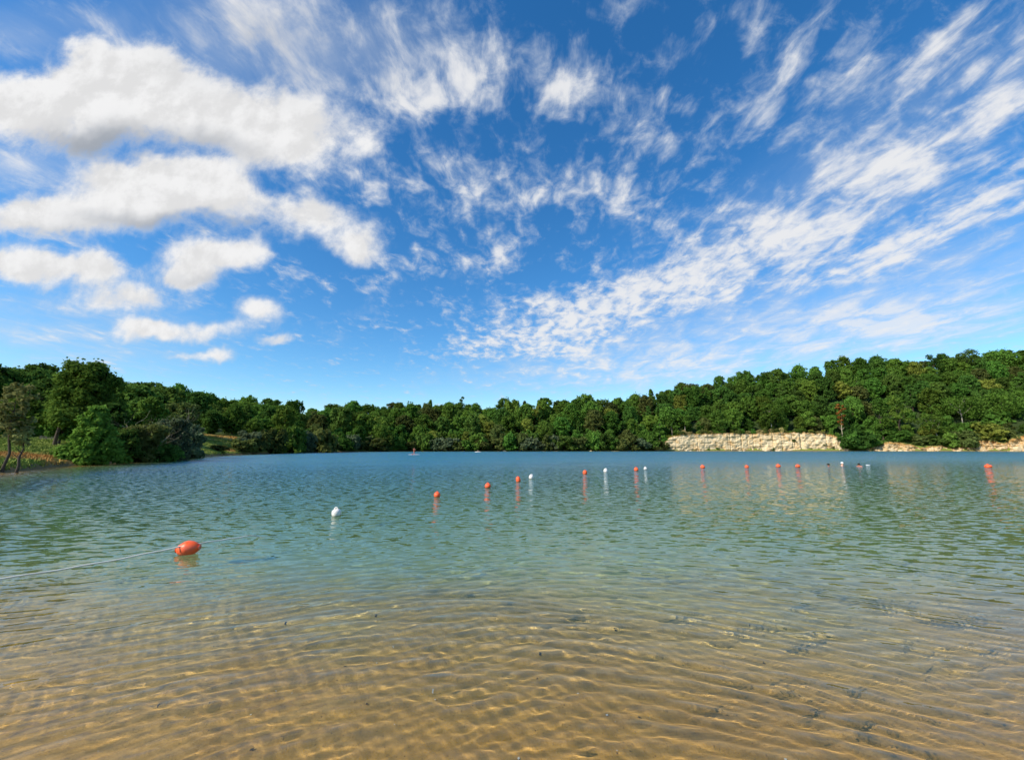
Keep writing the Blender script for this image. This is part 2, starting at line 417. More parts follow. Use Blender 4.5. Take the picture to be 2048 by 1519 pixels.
def water_material():
    m, w = new_mat('lake_water')
    out = w.new('ShaderNodeOutputMaterial')
    geo = w.new('ShaderNodeNewGeometry'); P = geo.outputs['Position']; N = geo.outputs['Normal']
    x, y, z = w.xyz(P)
    dep = w.new('ShaderNodeAttribute', attribute_name='depth').outputs['Fac']
    far = w.maprange(y, 2.5, 15.0, 0.12, 1.0)
    calm = w.maprange(dep, 0.8, 3.2, 0.12, 1.0)
    a = w.noise(w.mapping(P, scale=(0.55, 1.35, 1)), 5.0, 3, 0.6, dim='2D').outputs['Color']
    b = w.noise(w.mapping(P, scale=(0.5, 1.0, 1)), 0.35, 3, 0.6, dim='2D').outputs['Fac']
    gust = w.maprange(b, 0.3, 0.7, 0.7, 1.15)
    sl = w.vmath('MULTIPLY', w.vmath('SUBTRACT', a, (0.5, 0.5, 0.5)), (0.75, 0.95, 0.0))
    sl = w.vmath('SCALE', sl, scale=w.math('MULTIPLY', w.math('MULTIPLY', far, gust), SLOPE))
    # out on the lake the breeze steepens the faces turned to this shore
    lean = w.comb(0.0, w.math('MULTIPLY', w.math('MULTIPLY', w.maprange(y, 8.0, 70.0), calm), -0.22), 0.0)
    nrm = w.vmath('NORMALIZE', w.vmath('ADD', w.vmath('ADD', N, sl), lean))
    # depth of the water column below each point of the surface: what passes is filtered, what chalk it holds scatters
    rough = w.maprange(y, 6.0, 80.0, 0.0, 0.16)
    def ex(k): return w.math('EXPONENT', w.math('MULTIPLY', dep, -k))
    tint = w.new('ShaderNodeCombineColor')
    for i, k in enumerate(ABSORB): w.l.new(ex(k), tint.inputs[i])
    pb = w.new('ShaderNodeBsdfPrincipled'); pb.inputs['IOR'].default_value = 1.333
    pb.inputs['Transmission Weight'].default_value = 1.0
    w.l.new(tint.outputs[0], pb.inputs['Base Color']); w.l.new(rough, pb.inputs['Roughness']); w.l.new(nrm, pb.inputs['Normal'])
    df = w.new('ShaderNodeBsdfDiffuse')
    w.l.new(w.mix(w.maprange(dep, 0.8, 3.0), CHALK + (1,), DEEP + (1,)), df.inputs['Color'])
    body = w.new('ShaderNodeMixShader')
    fr = w.new("ShaderNodeFresnel"); fr.inputs["IOR"].default_value = 1.333; w.l.new(nrm, fr.inputs["Normal"])
    w.l.new(w.math("MULTIPLY", w.math("SUBTRACT", 1.0, ex(TURBID)), w.math("SUBTRACT", 1.0, fr.outputs[0])), body.inputs[0])
    w.l.new(pb.outputs[0], body.inputs[1]); w.l.new(df.outputs[0], body.inputs[2])
    w.l.new(body.outputs[0], out.inputs['Surface'])
    return m
SLOPE = 1.3
ABSORB, TURBID, CHALK, DEEP = (0.38, 0.12, 0.28), 0.18, (0.070, 0.155, 0.080), (0.018, 0.18, 0.45)
def build_lake():
    ys = np.concatenate((np.linspace(-1.5, 1.2, 40)[:-1], fan_rows(1.2, 300, 820)))
    s = np.linspace(-1, 1, 860)
    W = 2.2 + 1.42 * np.maximum(ys, 0)
    X = s[None, :] * W[:, None]; Y = np.repeat(ys[:, None], len(s), 1)
    dx = 2 * W / len(s); dy = np.gradient(ys)
    step = np.maximum(dx, dy)[:, None]
    Z = wave_height(X, Y, step)
    Z = Z * smooth01(-0.02, 0.25, -land_z(X, Y))
    me = mesh_np('lake_water', np.stack((X, Y, Z), -1).reshape(-1, 3), grid_faces(*X.shape))
    at = me.attributes.new('depth', 'FLOAT', 'POINT')
    at.data.foreach_set('value', np.maximum(-land_z(X, Y), 0).astype(np.float32).ravel())
    o = link('lake_water', me, water_material()); tag(o, kind='structure')
    o.cycles.is_caustics_caster = True
    return o

# ---------------------------------------------------------------- foliage
def foliage_material(name, dark, light, transl=0.42, dry=None):
    m, w = new_mat(name)
    geo = w.new('ShaderNodeNewGeometry'); oi = w.new('ShaderNodeObjectInfo')
    isl = geo.outputs['Random Per Island']
    P = geo.outputs['Position']
    n = w.noise(P, 0.35, 3, 0.6).outputs['Fac']
    f = w.math('ADD', w.math('MULTIPLY', isl, 0.45), w.math('MULTIPLY', w.maprange(n, 0.25, 0.75), 0.55))
    c = w.mix(f, dark + (1,), light + (1,))
    hs = w.new('ShaderNodeHueSaturation')
    w.set(hs.inputs['Hue'], w.maprange(oi.outputs['Random'], 0, 1, 0.485, 0.52, 'LINEAR'))
    w.set(hs.inputs['Value'], w.maprange(w.math('FRACT', w.math('MULTIPLY', oi.outputs['Random'], 7.13)), 0, 1, 0.62, 1.28, 'LINEAR'))
    w.l.new(c, hs.inputs['Color'])
    d = w.new('ShaderNodeBsdfDiffuse'); t = w.new('ShaderNodeBsdfTranslucent'); mx = w.new('ShaderNodeMixShader')
    w.l.new(hs.outputs[0], d.inputs[0]); w.l.new(hs.outputs[0], t.inputs[0])
    mx.inputs[0].default_value = transl
    w.l.new(d.outputs[0], mx.inputs[1]); w.l.new(t.outputs[0], mx.inputs[2])
    out = w.new('ShaderNodeOutputMaterial'); w.l.new(mx.outputs[0], out.inputs[0])
    return m
FOL = {
 'dark green': foliage_material('foliage_dark', (0.050, 0.098, 0.020), (0.125, 0.225, 0.042)),
 'mid green': foliage_material('foliage_mid', (0.058, 0.122, 0.020), (0.155, 0.28, 0.046)),
 'olive green': foliage_material('foliage_olive', (0.064, 0.082, 0.022), (0.165, 0.200, 0.055)),
 'bright green': foliage_material('foliage_bright', (0.065, 0.135, 0.016), (0.165, 0.265, 0.045), 0.35),
 'yellow green': foliage_material('foliage_yellow', (0.13, 0.165, 0.026), (0.28, 0.32, 0.06), 0.35),
 'grey green': foliage_material('foliage_grey', (0.065, 0.092, 0.045), (0.16, 0.20, 0.105)),
 'pale olive': foliage_material('foliage_pale', (0.17, 0.18, 0.06), (0.34, 0.35, 0.13), 0.4),
 'rusty brown': foliage_material('foliage_rusty', (0.13, 0.045, 0.015), (0.24, 0.085, 0.025), 0.15),
 'straw': foliage_material('foliage_straw', (0.20, 0.16, 0.06), (0.36, 0.30, 0.12), 0.2),
}
BARK = simple_mat('bark', (0.075, 0.055, 0.038), 0.9, 0.4, 6)
PALE_BARK = simple_mat('pale_bark', (0.40, 0.35, 0.27), 0.85, 0.3, 5)
DEAD_WOOD = simple_mat('dead_wood', (0.42, 0.35, 0.25), 0.9, 0.3, 5)

def leaf_quads(pts, nrm, size, r):
    """one pointed, slightly folded spray of leaves at each point"""
    n = len(pts)
    nrm = nrm / np.linalg.norm(nrm, axis=1, keepdims=True)
    a = r.normal(size=(n, 3)); a -= (a * nrm).sum(1, keepdims=True) * nrm
    a /= np.linalg.norm(a, axis=1, keepdims=True)
    b = np.cross(nrm, a)
    s = size * r.uniform(0.55, 1.35, (n, 1))
    k = r.uniform(0.45, 0.8, (n, 1))
    fold = nrm * s * r.uniform(-0.25, 0.25, (n, 1))
    V = np.stack((pts - a * s, pts + b * s * k + fold, pts + a * s, pts - b * s * k + fold), 1).reshape(-1, 3)
    return V, np.arange(n * 4).reshape(-1, 4)
def crown_mesh(name, seed, h0, h1, w, n, leaf, puffs=18, shape='round', gap=0.0):
    """crown from height h0 to h1, width w, of leaf sprays gathered on many lobes"""
    r = np.random.default_rng(seed)
    H = h1 - h0
    P, N = [], []
    per = n // puffs
    for i in range(puffs):
        u = (i + r.random()) / puffs
        if shape == 'round': prof = math.sin(math.pi * min(0.97, 0.12 + 0.85 * u)) ** 0.7
        elif shape == 'pyramid': prof = 0.42 + 0.58 * (1 - u) ** 0.8
        elif shape == 'cone': prof = (1 - u) ** 0.85 + 0.10
        elif shape == 'spread': prof = 0.35 + 0.65 * math.sin(math.pi * (0.25 + 0.6 * u))
        else: prof = 0.55 + 0.45 * math.sin(math.pi * (0.1 + 0.75 * u))
        ang = i * 2.399 + r.normal(0, 0.4)
        rad = prof * w * 0.5 * r.uniform(0.30, 0.92)
        pr = w * r.uniform(0.10, 0.20) * (0.55 + 0.45 * prof) * (22 / puffs) ** 0.25
        c = np.array((rad * math.cos(ang), rad * math.sin(ang), h0 + H * u * 0.9 + 0.02 * H))
        if c[2] + pr * 0.8 > h1: c[2] = h1 - pr * 0.8
        d = r.normal(size=(per, 3)); d[:, 2] = d[:, 2] + 0.25
        d /= np.linalg.norm(d, axis=1, keepdims=True)
        lump = 1 + 0.35 * np.sin(d[:, 0] * 5 + i) * np.sin(d[:, 1] * 5 + 2 * i) * np.sin(d[:, 2] * 4 + 1)
        rr = pr * lump * r.uniform(0.55, 1.05, per) ** 0.6
        p = c + d * rr[:, None] * np.array((1.15, 1.15, 0.75))
        if gap: keep = r.random(per) > gap * (0.5 + 0.5 * np.sin(p[:, 2] * 3 + p[:, 0] * 2)); p, d = p[keep], d[keep]
        P.append(p); N.append(d + r.normal(0, 0.55, p.shape) + np.array((0, 0, 0.35)))
    # loose sprays between the lobes break up the outline
    A = np.concatenate(P); m = len(A) // 4
    j = r.integers(0, len(A), m); p = A[j] + r.normal(0, w * 0.034, (m, 3))
    P.append(p); N.append(r.normal(0, 1, (m, 3)) + np.array((0, 0, 0.5)))
    V, F = leaf_quads(np.concatenate(P), np.concatenate(N), leaf, r)
    V[:, 2] = np.maximum(V[:, 2], 0.15)
    return mesh_np(name, V, F, False)
def tube_np(path, radii, sides=6, cap=True):
    path = np.asarray(path, float); n = len(path)
    V = []
    for i in range(n):
        d = path[min(i + 1, n - 1)] - path[max(i - 1, 0)]; d /= np.linalg.norm(d) + 1e-9
        ref = np.array((0, 0, 1.0)) if abs(d[2]) < 0.9 else np.array((1.0, 0, 0))
        a = np.cross(ref, d); a /= np.linalg.norm(a); b = np.cross(d, a)
        t = np.arange(sides) * 2 * math.pi / sides
        V.append(path[i] + radii[i] * (np.cos(t)[:, None] * a + np.sin(t)[:, None] * b))
    V = np.concatenate(V)
    F = [(i * sides + j, i * sides + (j + 1) % sides, (i + 1) * sides + (j + 1) % sides, (i + 1) * sides + j) for i in range(n - 1) for j in range(sides)]
    return V, np.array(F)
def join_np(parts):
    V, F, o = [], [], 0
    for v, f in parts:
        V.append(v); F.append(np.asarray(f) + o); o += len(v)
    return np.concatenate(V), np.concatenate(F)
def trunk_mesh(name, seed, h, rad, h0, w, limbs=6, lean=0.0, sides=7):
    """tapered trunk with limbs reaching into the crown"""
    r = np.random.default_rng(seed)
    z = np.linspace(-0.6, h * 0.86, 7)
    path = np.stack((lean * z + r.normal(0, 0.012 * h, 7), r.normal(0, 0.012 * h, 7), z), 1); path[0, :2] = path[1, :2] = 0
    rd = rad * np.array((1.5, 1.05, 0.9, 0.75, 0.55, 0.38, 0.12))
    parts = [tube_np(path, rd, sides)]
    for i in range(limbs):
        f = r.uniform(max(0.2, h0 / h * 0.85), 0.8); zz = f * h * 0.86
        p0 = np.array([np.interp(zz, z, path[:, k]) for k in range(3)])
        a = i * 2.4 + r.normal(0, 0.3); L = w * 0.42 * r.uniform(0.6, 1.0) * (1.15 - 0.5 * f)
        d = np.array((math.cos(a), math.sin(a), r.uniform(0.5, 1.1)))
        pts = [p0 + d * L * s + np.array((0, 0, 0.25 * L * s * s)) for s in (0, 0.35, 0.7, 1.0)]
        r0 = rad * (0.55 - 0.35 * f)
        parts.append(tube_np(pts, [r0, r0 * 0.7, r0 * 0.45, r0 * 0.12], 5))
    return mesh_np(name, *join_np(parts))
def bare_mesh(name, seed, h, rad, spread=0.5, depth=3):
    """a leafless branching stem"""
    r = np.random.default_rng(seed); parts = []
    def grow(p, d, L, rd, k):
        pts, rr = [p], [rd]
        for s in range(3):
            d = d + r.normal(0, 0.13, 3); d /= np.linalg.norm(d)
            p = p + d * L / 3; pts.append(p); rr.append(rd * (1 - 0.2 * (s + 1)))
        parts.append(tube_np(pts, rr, 5 if k > 1 else 4))
        if k > 0:
            for b in range(2 + (r.random() < 0.4)):
                dd = d + r.normal(0, spread, 3); dd[2] = abs(dd[2]) * 0.8 + 0.2; dd /= np.linalg.norm(dd)
                q = pts[-1] if b == 0 else pts[2]
                grow(q, dd, L * r.uniform(0.55, 0.8), rr[-1] * 0.8, k - 1)
    grow(np.array((0, 0, -0.3)), np.array((0.0, 0, 1)), h * 0.5, rad, depth)
    return mesh_np(name, *join_np(parts))

def tree(name, loc, trunk_me, crown_me, tone, sc=1.0, rz=0.0, bark=None, sz=None, tilt=0.0):
    t = empty(name, loc, rz); t.scale = (sc, sc, sz or sc)
    if tilt: t.rotation_euler = (0, tilt, rz)
    if trunk_me is not None:
        o = link('trunk', trunk_me, bark or BARK, t)
    o = bpy.data.objects.new('crown', crown_me); C.objects.link(o); o.parent = t
    if len(crown_me.materials) == 0: crown_me.materials.append(FOL['mid green'])
    o.material_slots[0].link = 'OBJECT'; o.material_slots[0].material = FOL[tone]
    return t

# kinds of woodland tree, 14 m tall at scale 1
KINDS = []
for k in range(12):
    r = np.random.default_rng(100 + k)
    w_ = r.uniform(9.5, 13.0); h0 = r.uniform(0.6, 2.0)
    cr = crown_mesh('crown_%02d' % k, 200 + k, h0, 14.0, w_, 4000, 0.48, int(r.integers(54, 84)), ('round', 'round', 'tall', 'spread')[k % 4])
    KINDS.append((trunk_mesh('trunk_%02d' % k, 300 + k, 13.0, 0.28, h0, w_), cr))
PINES = []
for k in range(3):
    cr = crown_mesh('pine_crown_%d' % k, 400 + k, 3.5, 14.0, 6.5, 1700, 0.5, 22, 'cone', 0.35)
    PINES.append((trunk_mesh('pine_trunk_%d' % k, 410 + k, 14.5, 0.2, 3.5, 6.0, 8), cr))
SHRUBS = []
for k in range(6):
    r = np.random.default_rng(500 + k)
    cr = crown_mesh('shrub_crown_%d' % k, 510 + k, 0.0, 4.0, r.uniform(5.0, 6.6), 1500, 0.34, 15, 'spread')
    SHRUBS.append((trunk_mesh('shrub_stem_%d' % k, 520 + k, 3.2, 0.09, 0.4, 4.0, 7), cr))

def zl(x, y): return float(land_z(np.array([x]), np.array([y]))[0])
def near_y(lo, hi, f): return lo + (hi - lo) * f

SECTIONS = [(60, 'at the left edge'), (130, 'above the left meadow'), (230, 'behind the tallest bank tree'), (310, 'behind the olive willow'), (400, 'behind the grey-green willow'), (480, 'behind the far meadow'),
 (560, 'over the scrub willows'), (640, 'left of the bleached trunks'), (710, 'behind the bleached trunks'), (790, 'behind the fresh bright tree'), (870, 'above the paddle boarder'), (945, 'near the thin spindly tree'), (1010, 'right of the kayak'),
 (1095, 'near the small yellowish tree'), (1160, 'left of the first cliffward buoys'), (1235, 'above the middle white buoy'), (1300, 'above the smallest white buoy'), (1360, 'behind the cliff-end birches'), (1430, 'above the cliff left part'),
 (1510, 'above the cliff left of the pine'), (1590, 'behind the tall light pine'), (1655, 'behind the smaller light pine'), (1720, 'around the rusty dead conifer'), (1790, 'above the left ochre rocks'), (1855, 'above the right ochre rocks'), (1925, 'behind the leaning pale tree'), (1995, 'below the ragged skyline tree'), (9999, 'at the right edge')]
def single_out(objs):
    """things whose labels still agree are told apart by their order from left to right"""
    by = {}
    for o in objs: by.setdefault(o['label'], []).append(o)
    for lab, l in by.items():
        if len(l) == 1: continue
        l.sort(key=lambda o: o['_px'])
        words = {2: ['left', 'right'], 3: ['left', 'middle', 'right']}.get(len(l)) or ['leftmost'] + ['%s from left' % w for w in ('second', 'third', 'fourth', 'fifth', 'sixth', 'seventh', 'eighth', 'ninth', 'tenth')][:len(l) - 2] + ['rightmost']
        for o, w in zip(l, words): o['label'] = '%s %s' % (w, lab)
    for o in objs:
        if '_px' in o: del o['_px']
def build_woods():
    r = np.random.default_rng(5)
    placed = []
    tones = ['dark green', 'mid green', 'olive green', 'bright green', 'yellow green']
    spots = []
    qa, qb = q_of(-70), q_of(2120)
    q = qa
    rows = 6
    for k in range(rows):
        f = k / (rows - 1)
        q = qa + r.random() * 0.03
        while q < qb:
            yw, yr = np.interp(q, *WOODS), np.interp(q, *RIDGE)
            y = yw + 2.5 + (yr - yw + 2) * f ** 0.95 + r.normal(0, 2.0) * (0.3 if k in (0,) else 1)
            spots.append((q, y, k))
            q += r.uniform(0.8, 1.2) * SPACING * (1.0 + 0.09 * k) / y * (0.72 if q < q_of(480) else 1.0)
    for (q, y, k) in spots:
        px = CX + q * FPX / math.cos(TH)
        x = q * y
        z = zl(x, y)
        right = px > 1290; left = px < 480
        sc = r.uniform(0.85, 1.3)
        if k == 0: sc *= 0.72
        if 480 < px < 700: sc *= 0.88
        if left: sc *= 0.80
        if 1322 < px < 1720 and k == 1: y -= 6; x = q * y; z = zl(x, y)
        if 1780 < px and k == 0: sc *= 0.8
        if k == rows - 1: sc = r.uniform(0.9, 1.2) * (0.75 if left else 1)
        p = [0.38, 0.36, 0.12, 0.10, 0.04] if (right or left) else [0.20, 0.38, 0.17, 0.18, 0.07]
        if right and k <= 1: p = [0.22, 0.38, 0.10, 0.25, 0.05]
        tone = tones[r.choice(5, p=p)]
        place = ('front row', 'second row', 'lower slope', 'middle slope', 'upper slope', 'skyline')[k]
        where = next(n for lim, n in SECTIONS if px < lim)
        g = 'trees on the left hill' if left else ('trees on the right hill above the cliff' if right and px < 1705 else ('trees on the right-hand hill' if right else 'trees in the wood across the lake'))
        pine = r.random() < (0.11 if right else 0.07) and k in (1, 2, 5)
        tr, cr = PINES[r.integers(3)] if pine else KINDS[r.integers(12)]
        if pine: tone = 'dark green' if tone in ('yellow green', 'bright green') else tone
        sz = sc * r.uniform(0.8, 1.25)
        kind = 'pine' if pine else 'broadleaf tree'
        t = tree('pine_tree' if pine else 'broadleaf_tree', (x, y, z - 0.2), tr, cr, tone, sc, r.random() * 6.28, None, sz)
        tag(t, '%s %s in the %s %s' % (tone, kind, place, where) if k < 2 else '%s %s on the %s %s' % (tone, kind, place, where), 'tree', g)
        t['_px'] = px
        placed.append(t)
    single_out(placed)
    return placed
SPACING = 10.2
def shrub(px, y, wpx, top_py, tone, label, group='shrubs along the shore', k=None, r=random, name='shrub'):
    x = q_of(px) * y; z = zl(x, y)
    h = max(EYE + y * t_of(top_py) - z, 0.5); w = wpx * y / FPX
    tr, cr = SHRUBS[(k if k is not None else r.randrange(6))]
    t = tree(name, (x, y, z - 0.1), tr, cr, tone, w / 5.8, r.random() * 6.28, None, h / 3.9)
    t['_px'] = px
    return tag(t, label, 'shrub', group)

# ---------------------------------------------------------------- undergrowth (nobody could count it)
def build_undergrowth():
    """the rest of the wood: saplings and thicket that fill the slope between the trees"""
    r = np.random.default_rng(31); parts = []
    me = [crown_mesh('thicket', 700 + k, 0.0, 7.0, 6.0, 650, 0.62, 18, 'tall') for k in range(4)]
    src = []
    for m in me:
        co = np.empty(len(m.vertices) * 3, np.float32); m.vertices.foreach_get('co', co); src.append(co.reshape(-1, 3)); bpy.data.meshes.remove(m)
    for i in range(520):
        px = -60 + 2180 * (i + r.random()) / 520; q = q_of(px)
        yw, yr = float(np.interp(q, *WOODS)), float(np.interp(q, *RIDGE))
        y = yw + 1.5 + (yr - yw + 8) * r.random(); x = q * y
        v = src[r.integers(4)]; a = r.random() * 6.28; sc = r.uniform(0.6, 1.25) * (0.6 if px < 480 else 1)
        R = np.array(((math.cos(a), -math.sin(a), 0), (math.sin(a), math.cos(a), 0), (0, 0, 1.1)))
        parts.append(v @ R.T * sc + np.array((x, y, zl(x, y) - 0.3)))
    V = np.concatenate(parts)
    o = link('undergrowth', mesh_np('undergrowth', V, np.arange(len(V)).reshape(-1, 4), False), FOL['mid green'])
    return tag(o, 'dense green undergrowth filling the gaps below the woodland trees', 'undergrowth', kind='stuff')

# ---------------------------------------------------------------- pale quarry face
def cliff_material():
    m, w = new_mat('limestone')
    P = w.new('ShaderNodeNewGeometry').outputs['Position']
    x, y, z = w.xyz(P)
    lay = w.noise(w.mapping(P, scale=(0.05, 0.05, 1.0)), 2.4, 5, 0.7).outputs['Fac']
    blot = w.noise(P, 0.22, 5, 0.65).outputs['Fac']
    fine = w.noise(P, 1.6, 5, 0.7).outputs['Fac']
    c = w.mix(w.maprange(lay, 0.3, 0.7), (0.50, 0.37, 0.20, 1), (0.73, 0.60, 0.40, 1))
    c = w.mix(w.math('MULTIPLY', w.maprange(blot, 0.48, 0.68), 0.7), c, (0.46, 0.27, 0.10, 1))
    c = w.mix(w.maprange(fine, 0.60, 0.74), c, (0.30, 0.21, 0.11, 1))
    attr = w.new('ShaderNodeAttribute', attribute_name='soil').outputs['Fac']
    s = w.math('ADD', attr, w.math('MULTIPLY', w.math('SUBTRACT', fine, 0.5), 1.3))
    c = w.mix(w.maprange(s, 0.35, 0.75), c, (0.36, 0.20, 0.065, 1))
    s2 = w.math('ADD', attr, w.math('MULTIPLY', w.math('SUBTRACT', blot, 0.5), 1.6))
    c = w.mix(w.maprange(s2, 0.75, 1.05), c, (0.12, 0.14, 0.04, 1))
    p, o = principled(w, Base_Color=c, Roughness=0.95, Specular_IOR_Level=0.1)
    b = w.new('ShaderNodeBump'); b.inputs['Strength'].default_value = 0.6; b.inputs['Distance'].default_value = 0.25
    w.l.new(fine, b.inputs['Height']); w.l.new(b.outputs[0], p.inputs['Normal'])
    return m
LIME = cliff_material()
def build_cliff(name, tops, label, seed, rough=1.0, nc=360, nr=64):
    """bedded rock face along the shore; tops = (photo column, height)"""
    r = np.random.default_rng(seed)
    t = np.array(tops, float)
    px = np.linspace(t[0, 0], t[-1, 0], nc); q = (px - CX) * math.cos(TH) / FPX
    ys = np.interp(q, *SHORE); top = np.interp(px, t[:, 0], t[:, 1])
    top = top * (1 + 0.10 * fbm(px / 9, px * 0 + seed, 3)) + fbm(px / 4, px * 0 + 3, 2) * 0.8 * np.clip(top / 4, 0, 1)
    top = np.maximum(top, 0.15)
    v = np.linspace(-0.06, 1.0, nr)
    edges = np.cumsum(r.uniform(0.25, 0.75, 60)); offs = r.uniform(0, 1, 61)
    H = v[:, None] * top[None, :]
    # beds dip gently and each stands a little in or out of the face
    PX = np.repeat(px[None, :], nr, 0)
    bed = H + 0.5 * np.sin(px / 60)[None, :] + 1.3 * fbm(PX / 16, H / 3, 3)
    idx = np.clip(np.searchsorted(edges, bed), 0, 59)
    blockx = (px[None, :] / 8.0 + idx * 3.7 + 0.6 * fbm(px / 3, px * 0, 2)[None, :])
    blk = vnoise(np.floor(blockx) * 7.3 + 0.5, idx * 1.0 + 0.5)
    joint = (np.abs(blockx - np.round(blockx)) < 0.05) * 0.2
    crack = np.clip(0.045 - np.abs(fbm(px / 10, px * 0 + 20, 2)), 0, 0.045)[None, :] * 34 * (0.4 + 0.6 * vnoise(H * 0.4, np.repeat(px[None, :], nr, 0) / 20))
    out = offs[idx] * 0.38 + blk * 0.36 + 1.8 * fbm(PX / 6, H / 1.6, 4) - joint - crack + 1.6 * rough * fbm(px[None, :] / 22 + 0 * H, H / 5, 3)
    batter = 0.0 + 0.14 * H + 0.5 * rough * np.maximum(v[:, None], 0) ** 2
    Y = ys[None, :] + batter - out * rough
    Y[0] = ys - 1.2 * rough; Y[1:4] = np.minimum(Y[1:4], ys - 0.5)
    X = q[None, :] * Y
    Z = H.copy()
    # turf cap running back into the slope
    Xc = (q * (ys + 8.5))[None, :]; Yc = (ys + 8.5)[None, :]; Zc = (top * 0.97 + 0.2)[None, :]
    X = np.concatenate((X, Xc)); Y = np.concatenate((Y, Yc)); Z = np.concatenate((Z, Zc))
    soil = np.concatenate((np.repeat(np.clip(np.maximum(v, 0), 0, 1)[:, None] ** 6, nc, 1), np.ones((1, nc)) * 1.2))
    edge = np.clip(1 - (px - px[0]) / 22, 0, 1) * 0.55 + np.clip(1 - (px[-1] - px) / 60, 0, 1) * 0.6
    soil = soil * 0.75 + edge[None, :] * 0.7 + (1.0 * (rough - 1))
    me = mesh_np(name, np.stack((X, Y, Z), -1).reshape(-1, 3), grid_faces(*X.shape), False)
    a = me.attributes.new('soil', 'FLOAT', 'POINT'); a.data.foreach_set('value', soil.astype(np.float32).ravel())
    o = link(name, me, LIME)
    return tag(o, label, 'cliff')
def build_rock(px, y, wpx, h, seed, label):
    r = np.random.default_rng(seed)
    bm = bmesh.new(); bmesh.ops.create_icosphere(bm, subdivisions=3, radius=1.0)
    pl = [(Vector(r.normal(size=3)).normalized(), r.uniform(0.55, 0.85)) for _ in range(12)]
    for v in bm.verts:
        for n, d in pl:
            k = v.co.dot(n)
            if k > d: v.co -= n * (k - d)
    me = bpy.data.meshes.new('rock'); bm.to_mesh(me); bm.free()
    a = me.attributes.new('soil', 'FLOAT', 'POINT')
    o = link('rock', me, LIME); x = q_of(px) * y
    w = wpx * y / FPX
    o.location = (x, y, max(zl(x, y), 0) + h * 0.2); o.scale = (w * 0.6, w * 0.5, h * 0.75); o.rotation_euler = (0, 0, r.random() * 6)
    return tag(o, label, 'rock', 'pale rocks at the foot of the right bank')

# ---------------------------------------------------------------- single trees and shrubs one can pick out
def special(name, px, y, top_py, wpx, tone, label, h0f=0.15, n=6000, leaf=0.3, puffs=26, shape='round', gap=0.0, bark=None, seed=0, trunk_r=None, group=None, lean=0.0, base_z=None, limbs=8):
    x = q_of(px) * y; z = zl(x, y) if base_z is None else base_z
    H = EYE + y * t_of(top_py) - z; w = wpx * y / FPX
    cr = crown_mesh(name + '_crown', 900 + seed, H * h0f, H, w, n, leaf, puffs, shape, gap)
    if lean: 
        co = np.empty(len(cr.vertices) * 3, np.float32); cr.vertices.foreach_get('co', co); co = co.reshape(-1, 3)
        co[:, 0] += lean * co[:, 2]; cr.vertices.foreach_set('co', co.ravel()); cr.update()
    tr = trunk_mesh(name + '_trunk', 950 + seed, H * 0.95, trunk_r or max(0.06, H * 0.018), H * h0f, w, limbs, lean)
    t = tree(name, (x, y, z - 0.1), tr, cr, tone, bark=bark)
    return tag(t, label, 'tree', group)
